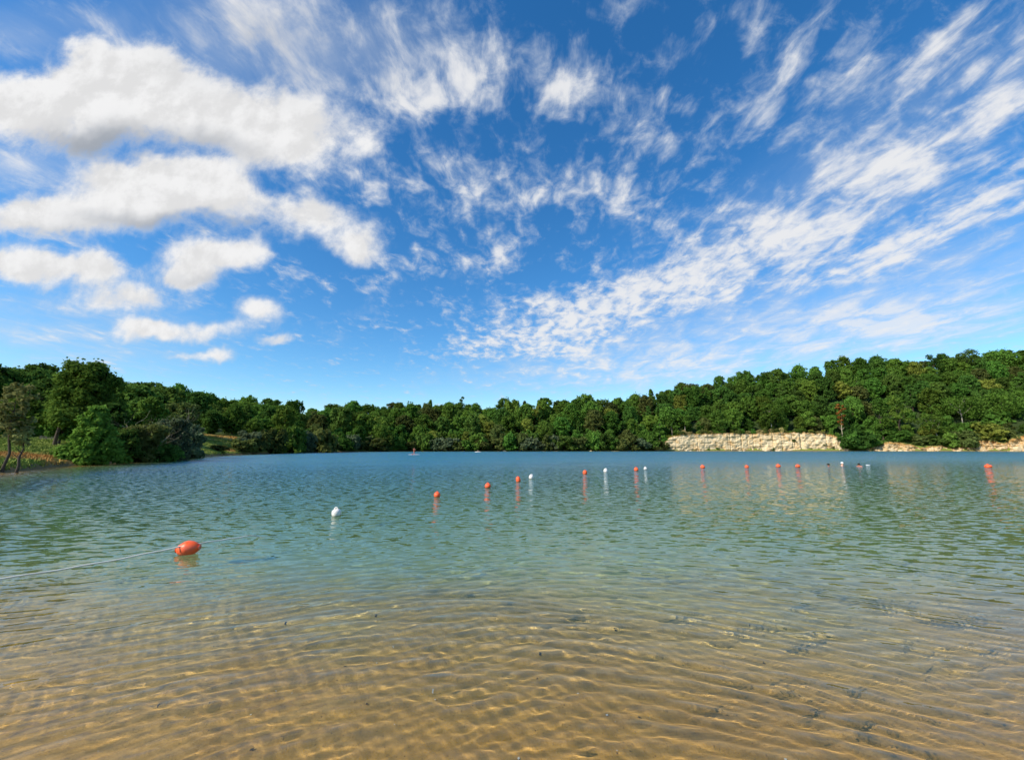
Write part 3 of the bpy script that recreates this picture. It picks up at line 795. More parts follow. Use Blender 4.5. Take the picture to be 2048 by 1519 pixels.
def build_specials():
    R = random.Random(3)
    # near left bank
    t = special('waterside_tree', 14, 28.0, 757, 56, 'pale olive', 'thin yellowing tree with bare limbs at the left edge by the water', 0.40, 1100, 0.15, 32, 'tall', 0.35, BARK, 1, 0.085, limbs=12)
    st = link('stem', trunk_mesh('second_stem', 77, 3.2, 0.09, 1.2, 1.6, 5, 0.03), BARK, t); st.location = (0.62, 0.3, 0.0)
    cr = crown_mesh('low_crown', 78, 1.9, 3.1, 1.3, 300, 0.14, 10, 'spread', 0.3)
    o = link('crown', cr, FOL['pale olive'], t); o.location = (0.5, 0.2, 0)
    special('tall_tree', 154, 64, 720, 138, 'mid green', 'tallest tree on the left bank rising above the hill', 0.24, 14000, 0.26, 76, 'pyramid', 0.15, BARK, 2)
    special('tall_tree', 108, 66, 737, 34, 'dark green', 'narrow dark tree just left of the tallest bank tree', 0.25, 2600, 0.32, 14, 'tall', 0.15, BARK, 3)
    special('leafy_tree', 116, 68, 790, 56, 'mid green', 'mid green tree below the tallest tree on the left bank', 0.12, 4000, 0.30, 20, 'round', 0.1, BARK, 4)
    special('leafy_tree', 184, 42, 806, 100, 'bright green', 'bright green broad tree reaching down to the water on left bank', 0.03, 12000, 0.19, 70, 'cone', 0.05, BARK, 5)
    special('leafy_tree', 205, 58, 800, 70, 'dark green', 'dark round tree behind the bright green bank tree', 0.1, 4000, 0.3, 20, 'round', 0, BARK, 14)
    special('willow', 245, 48, 856, 62, 'dark green', 'low dark willow beside the bright green bank tree', 0.0, 5000, 0.2, 30, 'spread', 0, BARK, 6, 0.10, 'willows on the left bank')
    special('willow', 288, 51, 846, 88, 'olive green', 'olive willow topped with dead bare branches on left bank', 0.0, 7000, 0.2, 36, 'spread', 0.1, PALE_BARK, 7, 0.10, 'willows on the left bank')
    special('willow', 335, 56, 834, 84, 'grey green', 'large grey-green willow with pale dead branches on left bank', 0.0, 8000, 0.2, 40, 'spread', 0.1, PALE_BARK, 8, 0.11, 'willows on the left bank')
    special('willow', 322, 52, 885, 60, 'dark green', 'dark low willow overhanging the water before the grey-green one', 0.0, 3000, 0.22, 14, 'spread', 0, BARK, 15, 0.08, 'willows on the left bank')
    special('willow', 384, 68, 847, 50, 'grey green', 'rightmost willow of the left bank, beside the far meadow', 0.0, 4200, 0.26, 18, 'round', 0.05, BARK, 9, 0.10, 'willows on the left bank')
    shrub(436, 99, 34, 889, 'olive green', 'small lone bush at the water below the far meadow', k=1)
    for i, (px, y, h, rz, sp, lab) in enumerate([(262, 50, 3.3, 0.3, .55, 'forked dead branch left of the olive willow'), (284, 50.5, 3.0, 1.4, .6, 'short dead branch over the olive willow'), (306, 51, 3.1, 2.2, .6, 'tangle of dead twigs right of the olive willow'), (324, 56, 4.9, 3.0, .4, 'tallest pale dead stem above the grey-green willow'), (344, 56, 5.0, 4.4, .4, 'forked pale dead stem right of the tallest one'), (368, 57, 3.6, 5.2, .7, 'low leaning dead branch by the rightmost willow'), (205, 46, 3.6, 5.9, .3, 'thin dead twig at the edge of the bright green tree')]):
        x = q_of(px) * y
        o = link('dead_branch', bare_mesh('dead_branch', 60 + i, h * 1.5, 0.075, sp, 3), DEAD_WOOD)
        o.location = (x, y, zl(x, y) + (1.5 if i != 6 else 0.3)); o.rotation_euler = (R.uniform(-.25, .25), R.uniform(-.3, .3), rz)
        tag(o, lab, 'dead branch', 'dead branches over the willows')
    # scrub between far meadow and the wood
    for i, (px, y, w, top, tone) in enumerate([(494, 122, 46, 863, 'grey green'), (520, 128, 40, 866, 'olive green'), (548, 135, 50, 858, 'olive green'), (585, 148, 50, 853, 'mid green'), (610, 158, 54, 862, 'grey green'), (640, 172, 50, 858, 'olive green')]):
        shrub(px, y, w, top, tone, '%s scrub willow, %s right of the far meadow' % (tone, ('first', 'second', 'third', 'fourth', 'fifth', 'sixth')[i]), k=i, name='scrub_willow')
    # shoreline bushes across the lake
    r = np.random.default_rng(12)
    px = 486; i = 0; bushes = []
    tones = ['olive green', 'dark green', 'mid green', 'grey green', 'olive green']
    while px < 1326:
        q = q_of(px); y = float(np.interp(q, *SHORE)) + r.uniform(0.6, 2.4)
        w = r.uniform(26, 46); tone = tones[r.integers(5)]
        where = next(n for lim, n in SECTIONS if px < lim)
        bushes.append(shrub(px, y, w, r.uniform(866, 884) if px > 620 else r.uniform(876, 886), tone, '%s bush at the far waterline %s' % (tone, where), 'bushes along the far waterline', r=random, name='waterside_bush'))
        px += w * r.uniform(0.42, 0.66); i += 1
    single_out(bushes)
    # hanging growth on the right bank
    for (px, dy, w, top, tone, lab) in [(1700, 1.0, 50, 868, 'mid green', 'green bush at the right end of the pale cliff'), (1716, 0.8, 54, 860, 'dark green', 'dark bush beside the cliff end reaching the water'), (1738, 3, 46, 862, 'mid green', 'bush above the small ochre rocks'), (1846, 4.0, 40, 872, 'olive green', 'olive bush between the two rocky banks'), (1868, 4.2, 44, 870, 'dark green', 'dark bush past the ochre rocks'), (1905, 2.0, 34, 866, 'mid green', 'bush below the leaning pale tree'), (1935, 1.5, 40, 862, 'olive green', 'olive bush right of the leaning pale tree'), (1975, 5.0, 60, 848, 'yellow green', 'yellowish bush on the dark rocky bank'), (2010, 5.5, 44, 856, 'olive green', 'olive bush near the right edge above the rocks'), (1795, 6, 50, 860, 'mid green', 'bush on top of the ochre rocks')]:
        y = float(np.interp(q_of(px), *SHORE)) + dy
        shrub(px, y, w, top, tone, lab, 'bushes on the right bank', r=random, name='bank_bush')
    # tufts along the rim and foot of the cliff
    r2 = np.random.default_rng(44)
    tufts = []
    for i in range(36):
        px = 1334 + i * 10 + r2.uniform(-5, 5)
        y = float(np.interp(q_of(px), *SHORE)) + r2.uniform(2.5, 4.5)
        x = q_of(px) * y
        tr, cr = SHRUBS[r2.integers(6)]; tone = ['olive green', 'mid green', 'yellow green', 'straw'][r2.integers(4)]
        zt = float(np.interp(px, [a for a, b in CLIFF_TOPS], [b for a, b in CLIFF_TOPS]))
        t = tree('rim_bush', (x, y, zt - 0.5), None, cr, tone, r2.uniform(0.4, 0.9), r2.random() * 6, None, r2.uniform(0.35, 0.95))
        tag(t, '%s tuft on the cliff rim %s' % (tone, next(n for lim, n in SECTIONS if px < lim).replace('above the cliff left part', 'over its left part').replace('above the cliff left of the pine', 'left of the pine').replace('behind', 'by')), 'shrub', 'scrub on the cliff rim'); t['_px'] = px; tufts.append(t)
    single_out(tufts)
    for i, (px, hgt, lab) in enumerate([(1415, 0.5, 'small dark bush at the left foot of the pale cliff'), (1434, 0.6, 'second small dark bush at the foot of the pale cliff'), (1545, 0.4, 'tiny bush low on the middle of the cliff'), (1590, 6.0, 'bush rooted half way up the cliff near its right end'), (1620, 0.5, 'small bush at the right foot of the cliff'), (1648, 4.0, 'scrub on the broken right part of the cliff'), (1665, 1.5, 'low scrub on the rubble at the cliff end')]):
        y = float(np.interp(q_of(px), *SHORE)) + 0.3 + hgt * 0.14
        t = tree('cliff_bush', (q_of(px) * y, y, hgt - 0.3), None, SHRUBS[i % 6][1], 'dark green' if i < 3 else 'olive green', 0.45, i, None, 0.5)
        tag(t, lab, 'shrub', 'bushes on the cliff face')
    # trees that stand out from the woods
    special('pale_trunk_tree', 1373, 268, 829, 26, 'bright green', 'slender birch with white trunk above the cliff left end', 0.38, 1500, 0.5, 14, 'tall', 0.1, PALE_BARK, 20, 0.32, 'birches at the left end of the cliff', base_z=10.4)
    special('birch', 1346, 266, 828, 28, 'bright green', 'light green birch at the left end of the cliff rim', 0.1, 1700, 0.5, 14, 'tall', 0.05, PALE_BARK, 21, 0.2, 'birches at the left end of the cliff', base_z=8)
    special('birch', 1322, 262, 832, 24, 'bright green', 'light green birch stepping down left of the cliff', 0.05, 1500, 0.5, 12, 'cone', 0.05, PALE_BARK, 22, 0.2, 'birches at the left end of the cliff', base_z=4)
    special('birch', 1440, 269, 818, 40, 'mid green', 'broad light tree on the cliff rim left of centre', 0.08, 2200, 0.5, 16, 'round', 0.05, BARK, 23, 0.2, base_z=11.5)
    special('pine_tree', 1547, 270, 802, 44, 'bright green', 'tall light pine with visible trunk above cliff centre', 0.42, 1900, 0.5, 15, 'spread', 0.15, PALE_BARK, 24, 0.30, base_z=11.6)
    special('pine_tree', 1626, 270, 820, 36, 'bright green', 'smaller light pine above the right end of cliff', 0.25, 1500, 0.5, 14, 'cone', 0.2, BARK, 25, 0.2, base_z=11.4)
    special('dead_conifer', 1687, 263, 803, 17, 'rusty brown', 'dead rusty brown conifer in the green slope by the cliff end', 0.45, 900, 0.42, 12, 'tall', 0.0, DEAD_WOOD, 26, 0.2, lean=0.06)
    special('bright_tree', 1806, 262, 788, 44, 'bright green', 'bright green tree above the ochre rocks', 0.1, 2400, 0.5, 18, 'tall', 0.1, BARK, 27)
    special('bright_tree', 1770, 262, 806, 34, 'bright green', 'smaller bright green tree left of the one above the rocks', 0.1, 1900, 0.5, 15, 'tall', 0.1, BARK, 28)
    special('bright_tree', 1880, 254, 826, 46, 'bright green', 'bright green tree leaning over the water on the right bank', 0.25, 1700, 0.5, 15, 'spread', 0.2, PALE_BARK, 29, 0.28, lean=-0.25)
    special('bright_tree', 1935, 262, 792, 70, 'bright green', 'broad bright green crown above the leaning pale tree', 0.3, 3200, 0.5, 20, 'spread', 0.1, PALE_BARK, 30, 0.3)
    special('bright_tree', 2022, 258, 782, 72, 'bright green', 'broad bright green tree at the right edge of the photo', 0.2, 3200, 0.5, 20, 'spread', 0.1, BARK, 31)
    special('lime_tree', 766, 243, 836, 40, 'bright green', 'fresh bright green tree left of the middle of the far wood', 0.1, 2600, 0.5, 18, 'round', 0.05, PALE_BARK, 32)
    special('thin_tree', 921, 312, 792, 14, 'dark green', 'thin spindly tree poking above the middle of the far wood', 0.35, 700, 0.5, 9, 'tall', 0.1, BARK, 33)
    special('yellow_tree', 1078, 280, 808, 26, 'yellow green', 'small yellowish tree high in the middle of the far wood', 0.2, 1500, 0.55, 12, 'round', 0.1, PALE_BARK, 34)
    special('skyline_tree', 1967, 326, 699, 44, 'dark green', 'taller ragged tree on the right skyline', 0.3, 1900, 0.55, 14, 'spread', 0.25, BARK, 35)
    special('skyline_tree', 1898, 330, 706, 30, 'dark green', 'small ragged tree left of the tallest on right skyline', 0.3, 1200, 0.55, 12, 'spread', 0.25, BARK, 36)
    special('skyline_tree', 2030, 322, 700, 70, 'mid green', 'round full tree on the skyline at the right edge', 0.15, 3000, 0.6, 20, 'round', 0.0, BARK, 37)
    for i, (px, y, h, lab) in enumerate([(662, 187, 7.2, 'left of two bleached dead trunks at the far shore'), (671, 187, 6.0, 'right of two bleached dead trunks at the far shore')]):
        x = q_of(px) * y
        o = link('dead_tree', bare_mesh('dead_tree', 80 + i, h, 0.22, 0.35, 2), DEAD_WOOD); o.location = (x, y, zl(x, y)); o.rotation_euler = (0, (0.05, 0.2)[i], i)
        tag(o, lab, 'dead tree', 'dead trunks at the far shore')
CLIFF_TOPS = [(1308, 0.2), (1318, 1.8), (1329, 5.5), (1344, 9.0), (1368, 10.8), (1420, 11.4), (1480, 11.6), (1520, 11.6), (1560, 12.2), (1610, 12.0), (1650, 11.6), (1675, 10.0), (1690, 6.0), (1700, 1.0)]
BANK_TOPS = [(a, b * 0.78) for a, b in [(1700, 0.3), (1722, 1.2), (1742, 2.6), (1752, 6.6), (1775, 7.6), (1800, 7.4), (1822, 5.6), (1840, 2.4), (1862, 4.5), (1885, 4.8), (1905, 2.0), (1940, 6.5), (1965, 9.5), (1990, 8.5), (2010, 6.5), (2030, 10.5), (2060, 13.0), (2120, 11.0)]]

# ---------------------------------------------------------------- buoys, rope
def float_mat(name, col):
    """moulded plastic, sun-faded in patches, with a band of slime at the waterline and scuffs"""
    m, w = new_mat(name)
    tc = w.new('ShaderNodeTexCoord').outputs['Object']
    n = w.noise(tc, 3.0, 5, 0.6).outputs['Fac']
    x, y, z = w.xyz(tc)
    c = w.mix(w.maprange(n, 0.35, 0.75), col + (1,), tuple(min(1, a * 0.8 + 0.06) for a in col) + (1,))
    slime = w.maprange(w.math('ADD', z, w.math('MULTIPLY', w.math('SUBTRACT', n, 0.5), 0.5)), -0.50, -0.25, 0.8, 0.0)
    c = w.mix(slime, c, (0.10, 0.09, 0.03, 1))
    c = w.mix(w.math('MULTIPLY', w.maprange(w.noise(tc, 14.0, 3, 0.7).outputs['Fac'], 0.66, 0.74), 0.5), c, (0.25, 0.2, 0.15, 1))
    principled(w, Base_Color=c, Roughness=0.42, Specular_IOR_Level=0.4)
    return m
ORANGE = float_mat('orange_plastic', (0.95, 0.105, 0.013))
WHITE = float_mat('white_plastic', (0.80, 0.75, 0.70))
FADED = simple_mat('faded_orange', (0.75, 0.20, 0.13), 0.5, 0.1, 9, 0.4)
ROPE = simple_mat('rope', (0.76, 0.72, 0.62), 0.85, 0.2, 30)
def lathe(prof, n=24, axis='z', twist=0.0):
    V = [((r * math.cos(2 * math.pi * j / n), r * math.sin(2 * math.pi * j / n), h)) for r, h in prof for j in range(n)]
    if axis == 'x': V = [(z, x, y) for x, y, z in V]
    F = [(i * n + j, i * n + (j + 1) % n, (i + 1) * n + (j + 1) % n, (i + 1) * n + j) for i in range(len(prof) - 1) for j in range(n)]
    return np.array(V), np.array(F)
def torus_np(R, r, nu=20, nv=8, arc=2 * math.pi):
    V = []
    for i in range(nu):
        a = arc * i / (nu - (0 if arc > 6.2 else 1))
        for j in range(nv):
            b = 2 * math.pi * j / nv
            V.append(((R + r * math.cos(b)) * math.cos(a), r * math.sin(b), (R + r * math.cos(b)) * math.sin(a)))
    m = nu if arc > 6.2 else nu - 1
    F = [(i * nv + j, i * nv + (j + 1) % nv, ((i + 1) % nu) * nv + (j + 1) % nv, ((i + 1) % nu) * nv + j) for i in range(m) for j in range(nv)]
    return np.array(V), np.array(F)
ball_prof = [(0.002, -1.0)] + [(math.cos(a), math.sin(a)) for a in np.linspace(-1.35, 1.25, 13)] + [(0.002, 0.97)]
egg_prof = [(0.002, -1.0), (0.6, -0.92), (0.9, -0.6), (1.0, -0.1), (1.0, 0.25), (0.92, 0.6), (0.74, 0.86), (0.52, 1.0), (0.002, 1.05)]
BALL = mesh_np('round_float', *lathe(ball_prof)); EGG = mesh_np('egg_float', *lathe(egg_prof))
EYE_RING = mesh_np('ring', *torus_np(0.28, 0.085))
def buoy(px, py, w, h, colour, label, shape='ball'):
    x, y = on_water(px, py)
    dist = math.hypot(y, EYE)
    rw = 0.5 * w * y / FPX; rh = 0.44 * h * y / FPX
    t = empty('orange_buoy' if colour == 'o' else 'white_buoy', (x, y, 0), random.random())
    m = ORANGE if colour == 'o' else WHITE
    me = (BALL if shape == 'ball' else EGG).copy(); me.materials.clear()
    b = link('float_body', me, m, t); b.cycles.is_caustics_receiver = True; b.scale = (rw, rw, rh * 1.08); b.location = (0, 0, rh * 0.60)
    rg = link('lifting_eye', EYE_RING.copy(), m, t); rg.scale = (rw * (1.5 if colour == 'w' else 0.9),) * 3
    rg.location = (0, 0, rh * 0.60 + rh * 1.08 * (0.92 if shape == 'ball' else 0.95)); t.rotation_euler = (random.uniform(-.15, .15), random.uniform(-.15, .15), random.uniform(-.6, .6))
    return tag(t, label, 'buoy', 'floats of the swimming line')
def build_line():
    # near orange float: a spindle of flat facets lying on the rope, a collar at each end
    A = Vector((*on_water(-60, 1184), 0.10)); B = Vector((*on_water(375, 1106), 0.085)); E = Vector((*on_water(508, 1076), 0.055))
    x, y = on_water(375, 1107)
    k = y / FPX
    t = empty('orange_buoy', (x, y, 0), 0.16)
    Lh = 20.5 * k; Rr = 14.5 * k
    prof = [(0.10, -1.0), (0.30, -0.93), (0.62, -0.72), (0.90, -0.36), (1.0, -0.04), (0.97, 0.12), (0.84, 0.45), (0.58, 0.75), (0.30, 0.93), (0.10, 1.0)]
    V, F = lathe([(r * Rr, h * Lh) for r, h in prof], 10, 'x')
    b = link('float_body', mesh_np('spindle_float', V, F, False), ORANGE, t); b.location = (0, 0, Rr * 0.66); b.rotation_euler = (0.2, -0.10, 0)
    for s in (-1, 1):
        V, F = lathe([(0.05, -0.035), (0.30, -0.03), (0.36, 0.0), (0.30, 0.03), (0.05, 0.035)], 12, 'x')
        c = link('end_collar', mesh_np('collar', V * Rr, F), FADED, t); c.location = (s * Lh * 0.97, 0, Rr * 0.66 + s * Rr * 0.12)
    tag(t, 'large faceted orange buoy lying on the rope, nearest the camera', 'buoy', 'floats of the swimming line')
    buoy(673, 1031, 17, 17, 'w', 'nearest white egg-shaped buoy with a loop on top', 'egg')
    buoy(874, 993, 12.5, 13, 'o', 'round orange buoy next after the nearest white one')
    buoy(976, 975, 12, 12, 'o', 'second round orange buoy after the nearest white one')
    buoy(1037, 963, 9, 13, 'o', 'narrow orange buoy just left of a small white buoy', 'egg')
    buoy(1062, 957, 9, 10, 'w', 'white buoy just right of the narrow orange buoy', 'egg')
    buoy(1170, 948, 8.5, 10, 'o', 'orange buoy left of the middle white buoy', 'egg')
    buoy(1211, 944, 8, 9, 'w', 'middle white buoy, alone between two orange buoys', 'egg')
    buoy(1273, 941, 8.5, 9, 'o', 'orange buoy touching the smallest white buoy on its left')
    buoy(1291, 938.5, 6.5, 6, 'w', 'smallest white buoy, farthest of the four white ones')
    buoy(1406, 936, 8.5, 8.5, 'o', 'first orange buoy right of the last white buoy')
    buoy(1494, 935, 7.5, 7, 'o', 'second orange buoy right of the last white buoy')
    buoy(1557, 934, 8.5, 8, 'o', 'left of the paired orange buoys near the swimmers')
    buoy(1596, 934, 8.5, 7.5, 'o', 'orange buoy closest to the swimmers')
    buoy(1977, 934.5, 11, 8, 'o', 'rightmost orange buoy, alone near the right edge')
    # rope on the water, sinking after the big float
    n = 70; pts = []
    D = Vector((*on_water(560, 1064), -0.25))
    off = Vector((0.05, -1, 0)) * (Rr * 0.72)
    keys = [A + Vector((-6, -0.6, 0.12)), A, B + off * 0.9 + Vector((0, 0, 0.05)), E, D]
    for i in range(n):
        f = i / (n - 1) * 4; a = min(int(f), 3); u = f - a
        p = keys[a].lerp(keys[a + 1], u)
        if a == 1: p.z -= 0.03 * math.sin(math.pi * u)
        p.z += 0.004 * math.sin(i * 1.3); pts.append(p)
    V, F = tube_np(np.array([tuple(p) for p in pts]), [0.012] * n, 6)
    o = link('mooring_rope', mesh_np('mooring_rope', V, F), ROPE)
    tag(o, 'thin pale rope stretched over the water through the nearest orange buoy', 'rope')

# ---------------------------------------------------------------- people
def skin_mat(name, col): return simple_mat(name, col, 0.55, 0.06, 3, 0.35)
SKIN = skin_mat('skin', (0.62, 0.36, 0.25)); TAN = skin_mat('tanned_skin', (0.62, 0.22, 0.13)); HAIR = simple_mat('hair', (0.02, 0.015, 0.01), 0.7); CAP = simple_mat('cap', (0.80, 0.79, 0.76), 0.7); SWIM = simple_mat('swimwear', (0.55, 0.08, 0.04), 0.8)
def skin_body(name, joints, edges, mat):
    """one continuous body: joints {name: (co, radius)}, edges as pairs of names; root is the first joint"""
    names = list(joints); me = bpy.data.meshes.new(name)
    me.from_pydata([joints[k][0] for k in names], [(names.index(a), names.index(b)) for a, b in edges], [])
    o = bpy.data.objects.new(name, me); C.objects.link(o)
    o.modifiers.new('Skin', 'SKIN')
    if not me.skin_vertices: 
        bpy.context.view_layer.objects.active = o
        me.attributes  # layer is made with the modifier by the operator below
        with bpy.context.temp_override(object=o, active_object=o): bpy.ops.mesh.customdata_skin_add()
    for i, k in enumerate(names):
        rd = joints[k][1]; me.skin_vertices[0].data[i].radius = (rd, rd); me.skin_vertices[0].data[i].use_root = (i == 0)
    s = o.modifiers.new('Sub', 'SUBSURF'); s.levels = s.render_levels = 2
    dg = bpy.context.evaluated_depsgraph_get()
    m2 = bpy.data.meshes.new_from_object(o.evaluated_get(dg)); m2.name = name
    bpy.data.objects.remove(o)
    m2.materials.clear(); m2.materials.append(mat)
    m2.polygons.foreach_set('use_smooth', np.ones(len(m2.polygons), dtype=bool))
    return m2
def cap_mesh(name, r, zcut=-0.15):
    prof = [(math.cos(a) * r, math.sin(a) * r) for a in np.linspace(zcut, 1.45, 8)] + [(0.001, r)]
    return mesh_np(name, *lathe(prof, 16))
def build_people():
    # upright body, 1.72 m, used cut off by the water for the swimmers
    J = {'pelvis': ((0, 0, .95), .135), 'waist': ((0, 0, 1.10), .125), 'chest': ((0, .01, 1.32), .155), 'neck0': ((0, 0, 1.46), .07), 'neck': ((0, -.01, 1.52), .055), 'head': ((0, -.02, 1.60), .088), 'crown': ((0, -.015, 1.68), .075), 'nose': ((0, -.115, 1.59), .018)}
    E = [('pelvis', 'waist'), ('waist', 'chest'), ('chest', 'neck0'), ('neck0', 'neck'), ('neck', 'head'), ('head', 'crown'), ('head', 'nose')]
    for s, n in ((-1, 'l'), (1, 'r')):
        J.update({n + 'sh': ((s * .18, 0, 1.41), .072), n + 'el': ((s * .30, -.10, 1.18), .048), n + 'wr': ((s * .28, -.34, 1.20), .034), n + 'ha': ((s * .26, -.44, 1.21), .032),
                  n + 'hip': ((s * .10, 0, .88), .10), n + 'kn': ((s * .12, -.04, .48), .062), n + 'an': ((s * .13, .02, .09), .043), n + 'to': ((s * .15, -.15, .035), .032)})
        E += [('chest', n + 'sh'), (n + 'sh', n + 'el'), (n + 'el', n + 'wr'), (n + 'wr', n + 'ha'), ('pelvis', n + 'hip'), (n + 'hip', n + 'kn'), (n + 'kn', n + 'an'), (n + 'an', n + 'to')]
    body = skin_body('body', J, E, SKIN); body_tan = body.copy(); body_tan.materials.clear(); body_tan.materials.append(TAN)
    def person(px, py, me, sink, cap, label, rz=0.0, tilt=0.0, capz=1.63, caps=1.0):
        x, y = on_water(px, py)
        t = empty('person', (x, y, -sink), rz); t.rotation_euler = (tilt, 0, rz)
        link('body', me, None, t)
        c = link('cap' if cap is CAP else 'hair', cap_mesh('headwear', 0.108), cap, t); c.location = (0, 0.0, capz); c.scale = (caps, caps * 1.1, caps)
        return tag(t, label, 'person', 'bathers in the lake')
    person(1657, 932, body_tan, 1.49, HAIR, 'dark-haired swimmer with only the head above water', 1.2, caps=1.12)
    person(1685, 932, body, 1.33, CAP, 'bather in a white cap with pale shoulders above water', 0.6)
    person(1721, 932, body_tan, 1.36, HAIR, 'sunburnt dark-haired bather leaning forward right of the white cap', -0.9, 0.3)
    x, y = on_water(1732, 931)
    V, F = lathe([(0.001, -.22), (.03, -.2), (.05, -.12), (.055, 0), (.05, .12), (.03, .2), (.001, .22)], 14, 'x')
    o = link('swim_float', mesh_np('swim_float', V, F), CAP); o.location = (x + 0.2, y, 0.05)
    tag(o, 'small white float on the water right of the sunburnt bather', 'float')
    # paddle boarder
    x, y = on_water(828, 909)
    V, F = lathe([(0.001, -1.6), (.16, -1.45), (.30, -1.0), (.38, -.2), (.38, .4), (.30, 1.05), (.14, 1.5), (.001, 1.62)], 18, 'x'); V[:, 2] *= 0.20
    bt = empty('paddle_board', (x, y, 0.06), 0.1); link('hull', mesh_np('board', V, F), WHITE, bt)
    V, F = lathe([(0.001, -.55), (.20, -.5), (.22, 0), (.20, .5), (.001, .55)], 14, 'x'); V[:, 2] *= 0.03; V[:, 2] += 0.078
    link('deck_pad', mesh_np('pad', V, F), FADED, bt)
    tag(bt, 'white paddle board out on the lake under the standing person', 'board')
    p = empty('person', (x, y, 0.13), 0.5); link('body', body_tan, None, p)
    c = link('hair', cap_mesh('headwear', 0.108), HAIR, p); c.location = (0, 0, 1.63)
    V, F = lathe([(.165, .80), (.175, .90), (.16, 1.0), (.145, 1.05)], 16); sw = link('swim_shorts', mesh_np('shorts', V, F), SWIM, p)
    tag(p, 'person standing on the white paddle board near the far shore', 'person')
    pd = empty('paddle', (x - 0.3, y - 0.45, 0.0), 0.0); pd.rotation_euler = (0.15, -0.2, 0)
    V, F = tube_np(np.array([(0, 0, 0.2), (0, 0, 1.0), (0, 0, 1.85)]), [.015] * 3, 6); link('shaft', mesh_np('shaft', V, F), HAIR, pd)
    V, F = lathe([(0.001, -.22), (.07, -.15), (.09, 0), (.05, .2), (.001, .26)], 10); V[:, 1] *= 0.15; b = link('blade', mesh_np('blade', V, F), ORANGE, pd); b.location = (0, 0, 0.1)
    tag(pd, 'paddle held by the person on the white board', 'paddle')
    # small boat at the far bank
    x, y = on_water(956, 903.6); y = min(y, 205); x = q_of(956) * y
    V, F = lathe([(0.001, -1.7), (.20, -1.4), (.36, -.7), (.40, 0), (.36, .7), (.20, 1.4), (.001, 1.7)], 16, 'x'); V[:, 2] *= 0.55
    bt = empty('kayak', (x, y, 0.05), 0.15); link('hull', mesh_np('kayak_hull', V, F), CAP, bt)
    V, F = torus_np(0.30, 0.03); V = V[:, [0, 2, 1]]; V[:, 0] *= 1.5; V[:, 2] += 0.20; link('cockpit_rim', mesh_np('rim', V, F), HAIR, bt)
    tag(bt, 'small pale kayak close under the far bank', 'kayak')
    p = empty('person', (x, y, -0.72), 1.4); link('body', body, None, p); c = link('hair', cap_mesh('headwear', 0.108), HAIR, p); c.location = (0, 0, 1.63)
    tag(p, 'person sitting in the pale kayak under the far bank', 'person')

def build_bed_litter():
    """twigs, leaf scraps and shell bits lying on the sand"""
    r = np.random.default_rng(17)
    def scraps(n, size, name, mat, label, cat):
        y = 1.6 + 5.5 * r.random(n) ** 1.3; x = (r.random(n) * 2 - 1) * (1.0 + 1.35 * y); z = land_z(x, y) + 0.012
        V, F = leaf_quads(np.stack((x, y, z), 1), r.normal(0, 0.15, (n, 3)) + np.array((0, 0, 1.0)), size, r)
        o = link(name, mesh_np(name, V, F, False), mat); o.cycles.is_caustics_receiver = True
        return tag(o, label, cat, kind='stuff')
    scraps(120, 0.012, 'leaf_litter', simple_mat('wet_litter', (0.035, 0.025, 0.012), 0.8), 'dark scraps of leaf and twig on the shallow sand', 'litter')
    scraps(160, 0.008, 'shell_bits', simple_mat('shell', (0.75, 0.70, 0.60), 0.6), 'tiny pale shell bits on the shallow sand', 'shells')
def build_fence():
    y = 74; m = simple_mat('weathered_post', (0.16, 0.14, 0.11), 0.9, 0.2, 6)
    t = empty('fence', (q_of(94) * y, y, zl(q_of(94) * y, y)))
    for i in range(4):
        V, F = lathe([(0.001, -0.2), (.07, -0.2), (.06, 0.85), (.04, 0.9), (.001, 0.91)], 8)
        o = link('post', mesh_np('post', V, F, False), m, t); o.location = (-1.5 + i * 0.95, 0.05 * i, 0)
    for z in (0.4, 0.7):
        V, F = tube_np(np.array([(-1.7, -.08, z), (0, -.02, z - .03), (1.6, .1, z)]), [.045] * 3, 6); link('rail', mesh_np('rail', V, F), m, t)
    tag(t, 'short weathered wooden fence at the top of the left meadow', 'fence')
    y = 138; x = q_of(481) * y
    t = empty('marker_post', (x, y, zl(x, y)))
    V, F = lathe([(0.001, -.3), (.24, -.3), (.24, 1.7), (.001, 1.75)], 4); link('shaft', mesh_np('post', V, F, False), WHITE, t)
    V, F = lathe([(0.001, 1.75), (.30, 1.75), (.30, 1.85), (.001, 1.95)], 4); link('top', mesh_np('post_top', V, F, False), WHITE, t)
    tag(t, 'pale upright post at the right end of the far meadow', 'post')
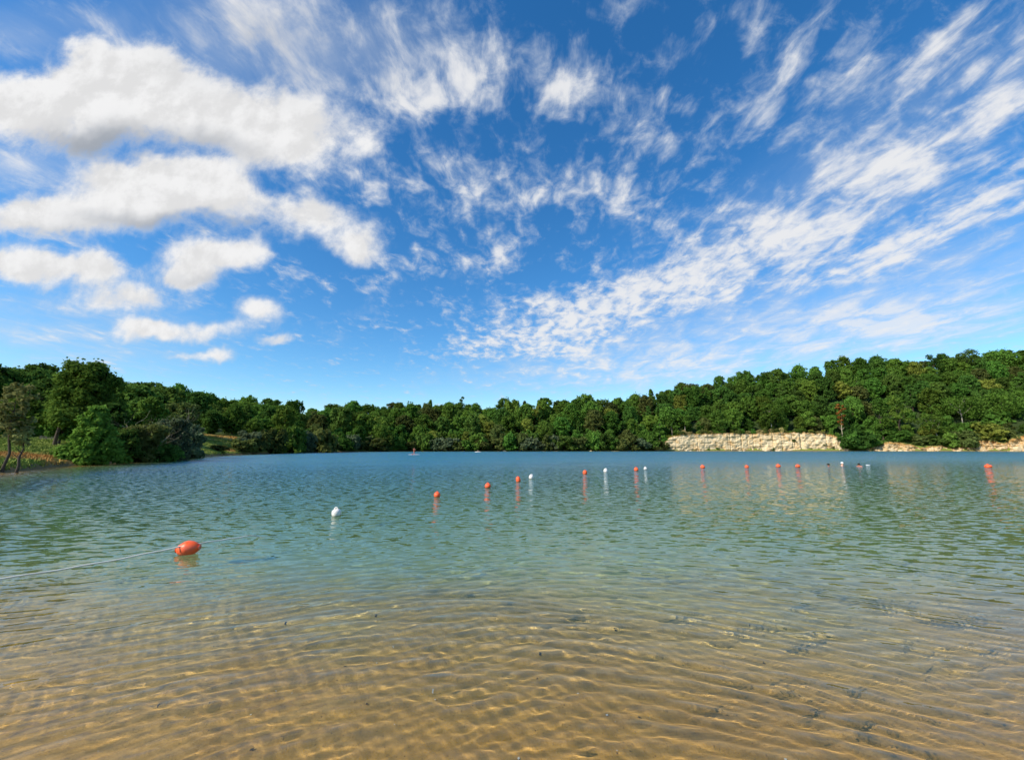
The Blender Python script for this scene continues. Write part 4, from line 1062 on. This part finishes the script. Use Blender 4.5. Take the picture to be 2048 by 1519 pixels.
def build_grass():
    """blades on the two meadows"""
    r = np.random.default_rng(8); n = 60000
    px = np.concatenate((r.uniform(-60, 260, n * 2 // 3), r.uniform(385, 500, n // 3))); q = (px - CX) * math.cos(TH) / FPX
    ys, yw = np.interp(q, *SHORE), np.interp(q, *WOODS)
    y = ys + 0.5 + (yw - ys) * r.random(n); x = q * y; z = land_z(x, y)
    clump = np.clip(0.55 + 1.7 * fbm(x / 2.5, y / 2.5, 3), 0.12, 1.4)
    h = clump * r.uniform(0.12, 0.42, n); a = r.uniform(0, 6.28, n); wd = 0.05 + h * 0.22
    dx, dy = np.cos(a) * wd, np.sin(a) * wd; lx, ly = r.normal(0, .25, n) * h, r.normal(0, .25, n) * h
    V = np.stack((np.stack((x - dx, y - dy, z - .02), 1), np.stack((x + dx, y + dy, z - .02), 1), np.stack((x + lx, y + ly, z + h), 1)), 1).reshape(-1, 3)
    dry = np.zeros(n)
    for (cx, cy, rx, ry, c) in (DRY[0], DRY[1], DRY[3], DRY[4]): dry = np.maximum(dry, np.clip(1.6 - 1.3 * np.hypot((x - cx) / rx, (y - cy) / ry) + fbm(x, y, 2), 0, 1))
    me = mesh_np('meadow_grass', V, np.arange(n * 3).reshape(-1, 3), False)
    at = me.attributes.new('dry', 'FLOAT', 'POINT'); at.data.foreach_set('value', np.repeat(dry, 3).astype(np.float32))
    m, w = new_mat('grass'); d = w.new('ShaderNodeAttribute', attribute_name='dry').outputs['Fac']
    isl = w.new('ShaderNodeNewGeometry').outputs['Random Per Island']
    c = w.mix(d, w.mix(isl, (0.11, 0.17, 0.03, 1), (0.29, 0.32, 0.065, 1)), w.mix(isl, (0.38, 0.18, 0.05, 1), (0.52, 0.32, 0.10, 1)))
    principled(w, Base_Color=c, Roughness=0.9, Specular_IOR_Level=0.1)
    o = link('meadow_grass', me, m)
    return tag(o, 'short green and rusty grass on the left bank meadows', 'grass', kind='stuff')
# ---------------------------------------------------------------- build
ground = build_ground()
lake = build_lake()
build_cliff('cliff', CLIFF_TOPS, 'pale bedded limestone cliff at the right of the far shore', 3)
build_cliff('rocky_bank', BANK_TOPS, 'broken ochre rocks of the bank right of the pale cliff', 9, 1.5, 260, 40)
woods = build_woods()
build_undergrowth()
build_specials()
build_grass()
build_fence()
build_bed_litter()
build_line()
build_people()
for i, (px, w, h) in enumerate([(1752, 12, 1.6), (1778, 16, 2.2), (1800, 13, 1.8), (1960, 14, 2.4), (2032, 18, 3.2), (1180, 8, 0.8), (1010, 9, 0.9)]):
    y = float(np.interp(q_of(px), *SHORE)) - 0.4
    build_rock(px, y, w, h, 40 + i, ['flat pale rock at the left foot of the ochre bank', 'largest pale rock under the ochre bank', 'rounded rock at the right foot of the ochre bank', 'dark-streaked rock below the yellowish bush', 'big pale rock at the right edge waterline', 'small pale rock under the far wood, nearer the cliff', 'small pale rock under the middle of the far wood'][i])
for o in scene.objects:
    if '_px' in o: del o['_px']
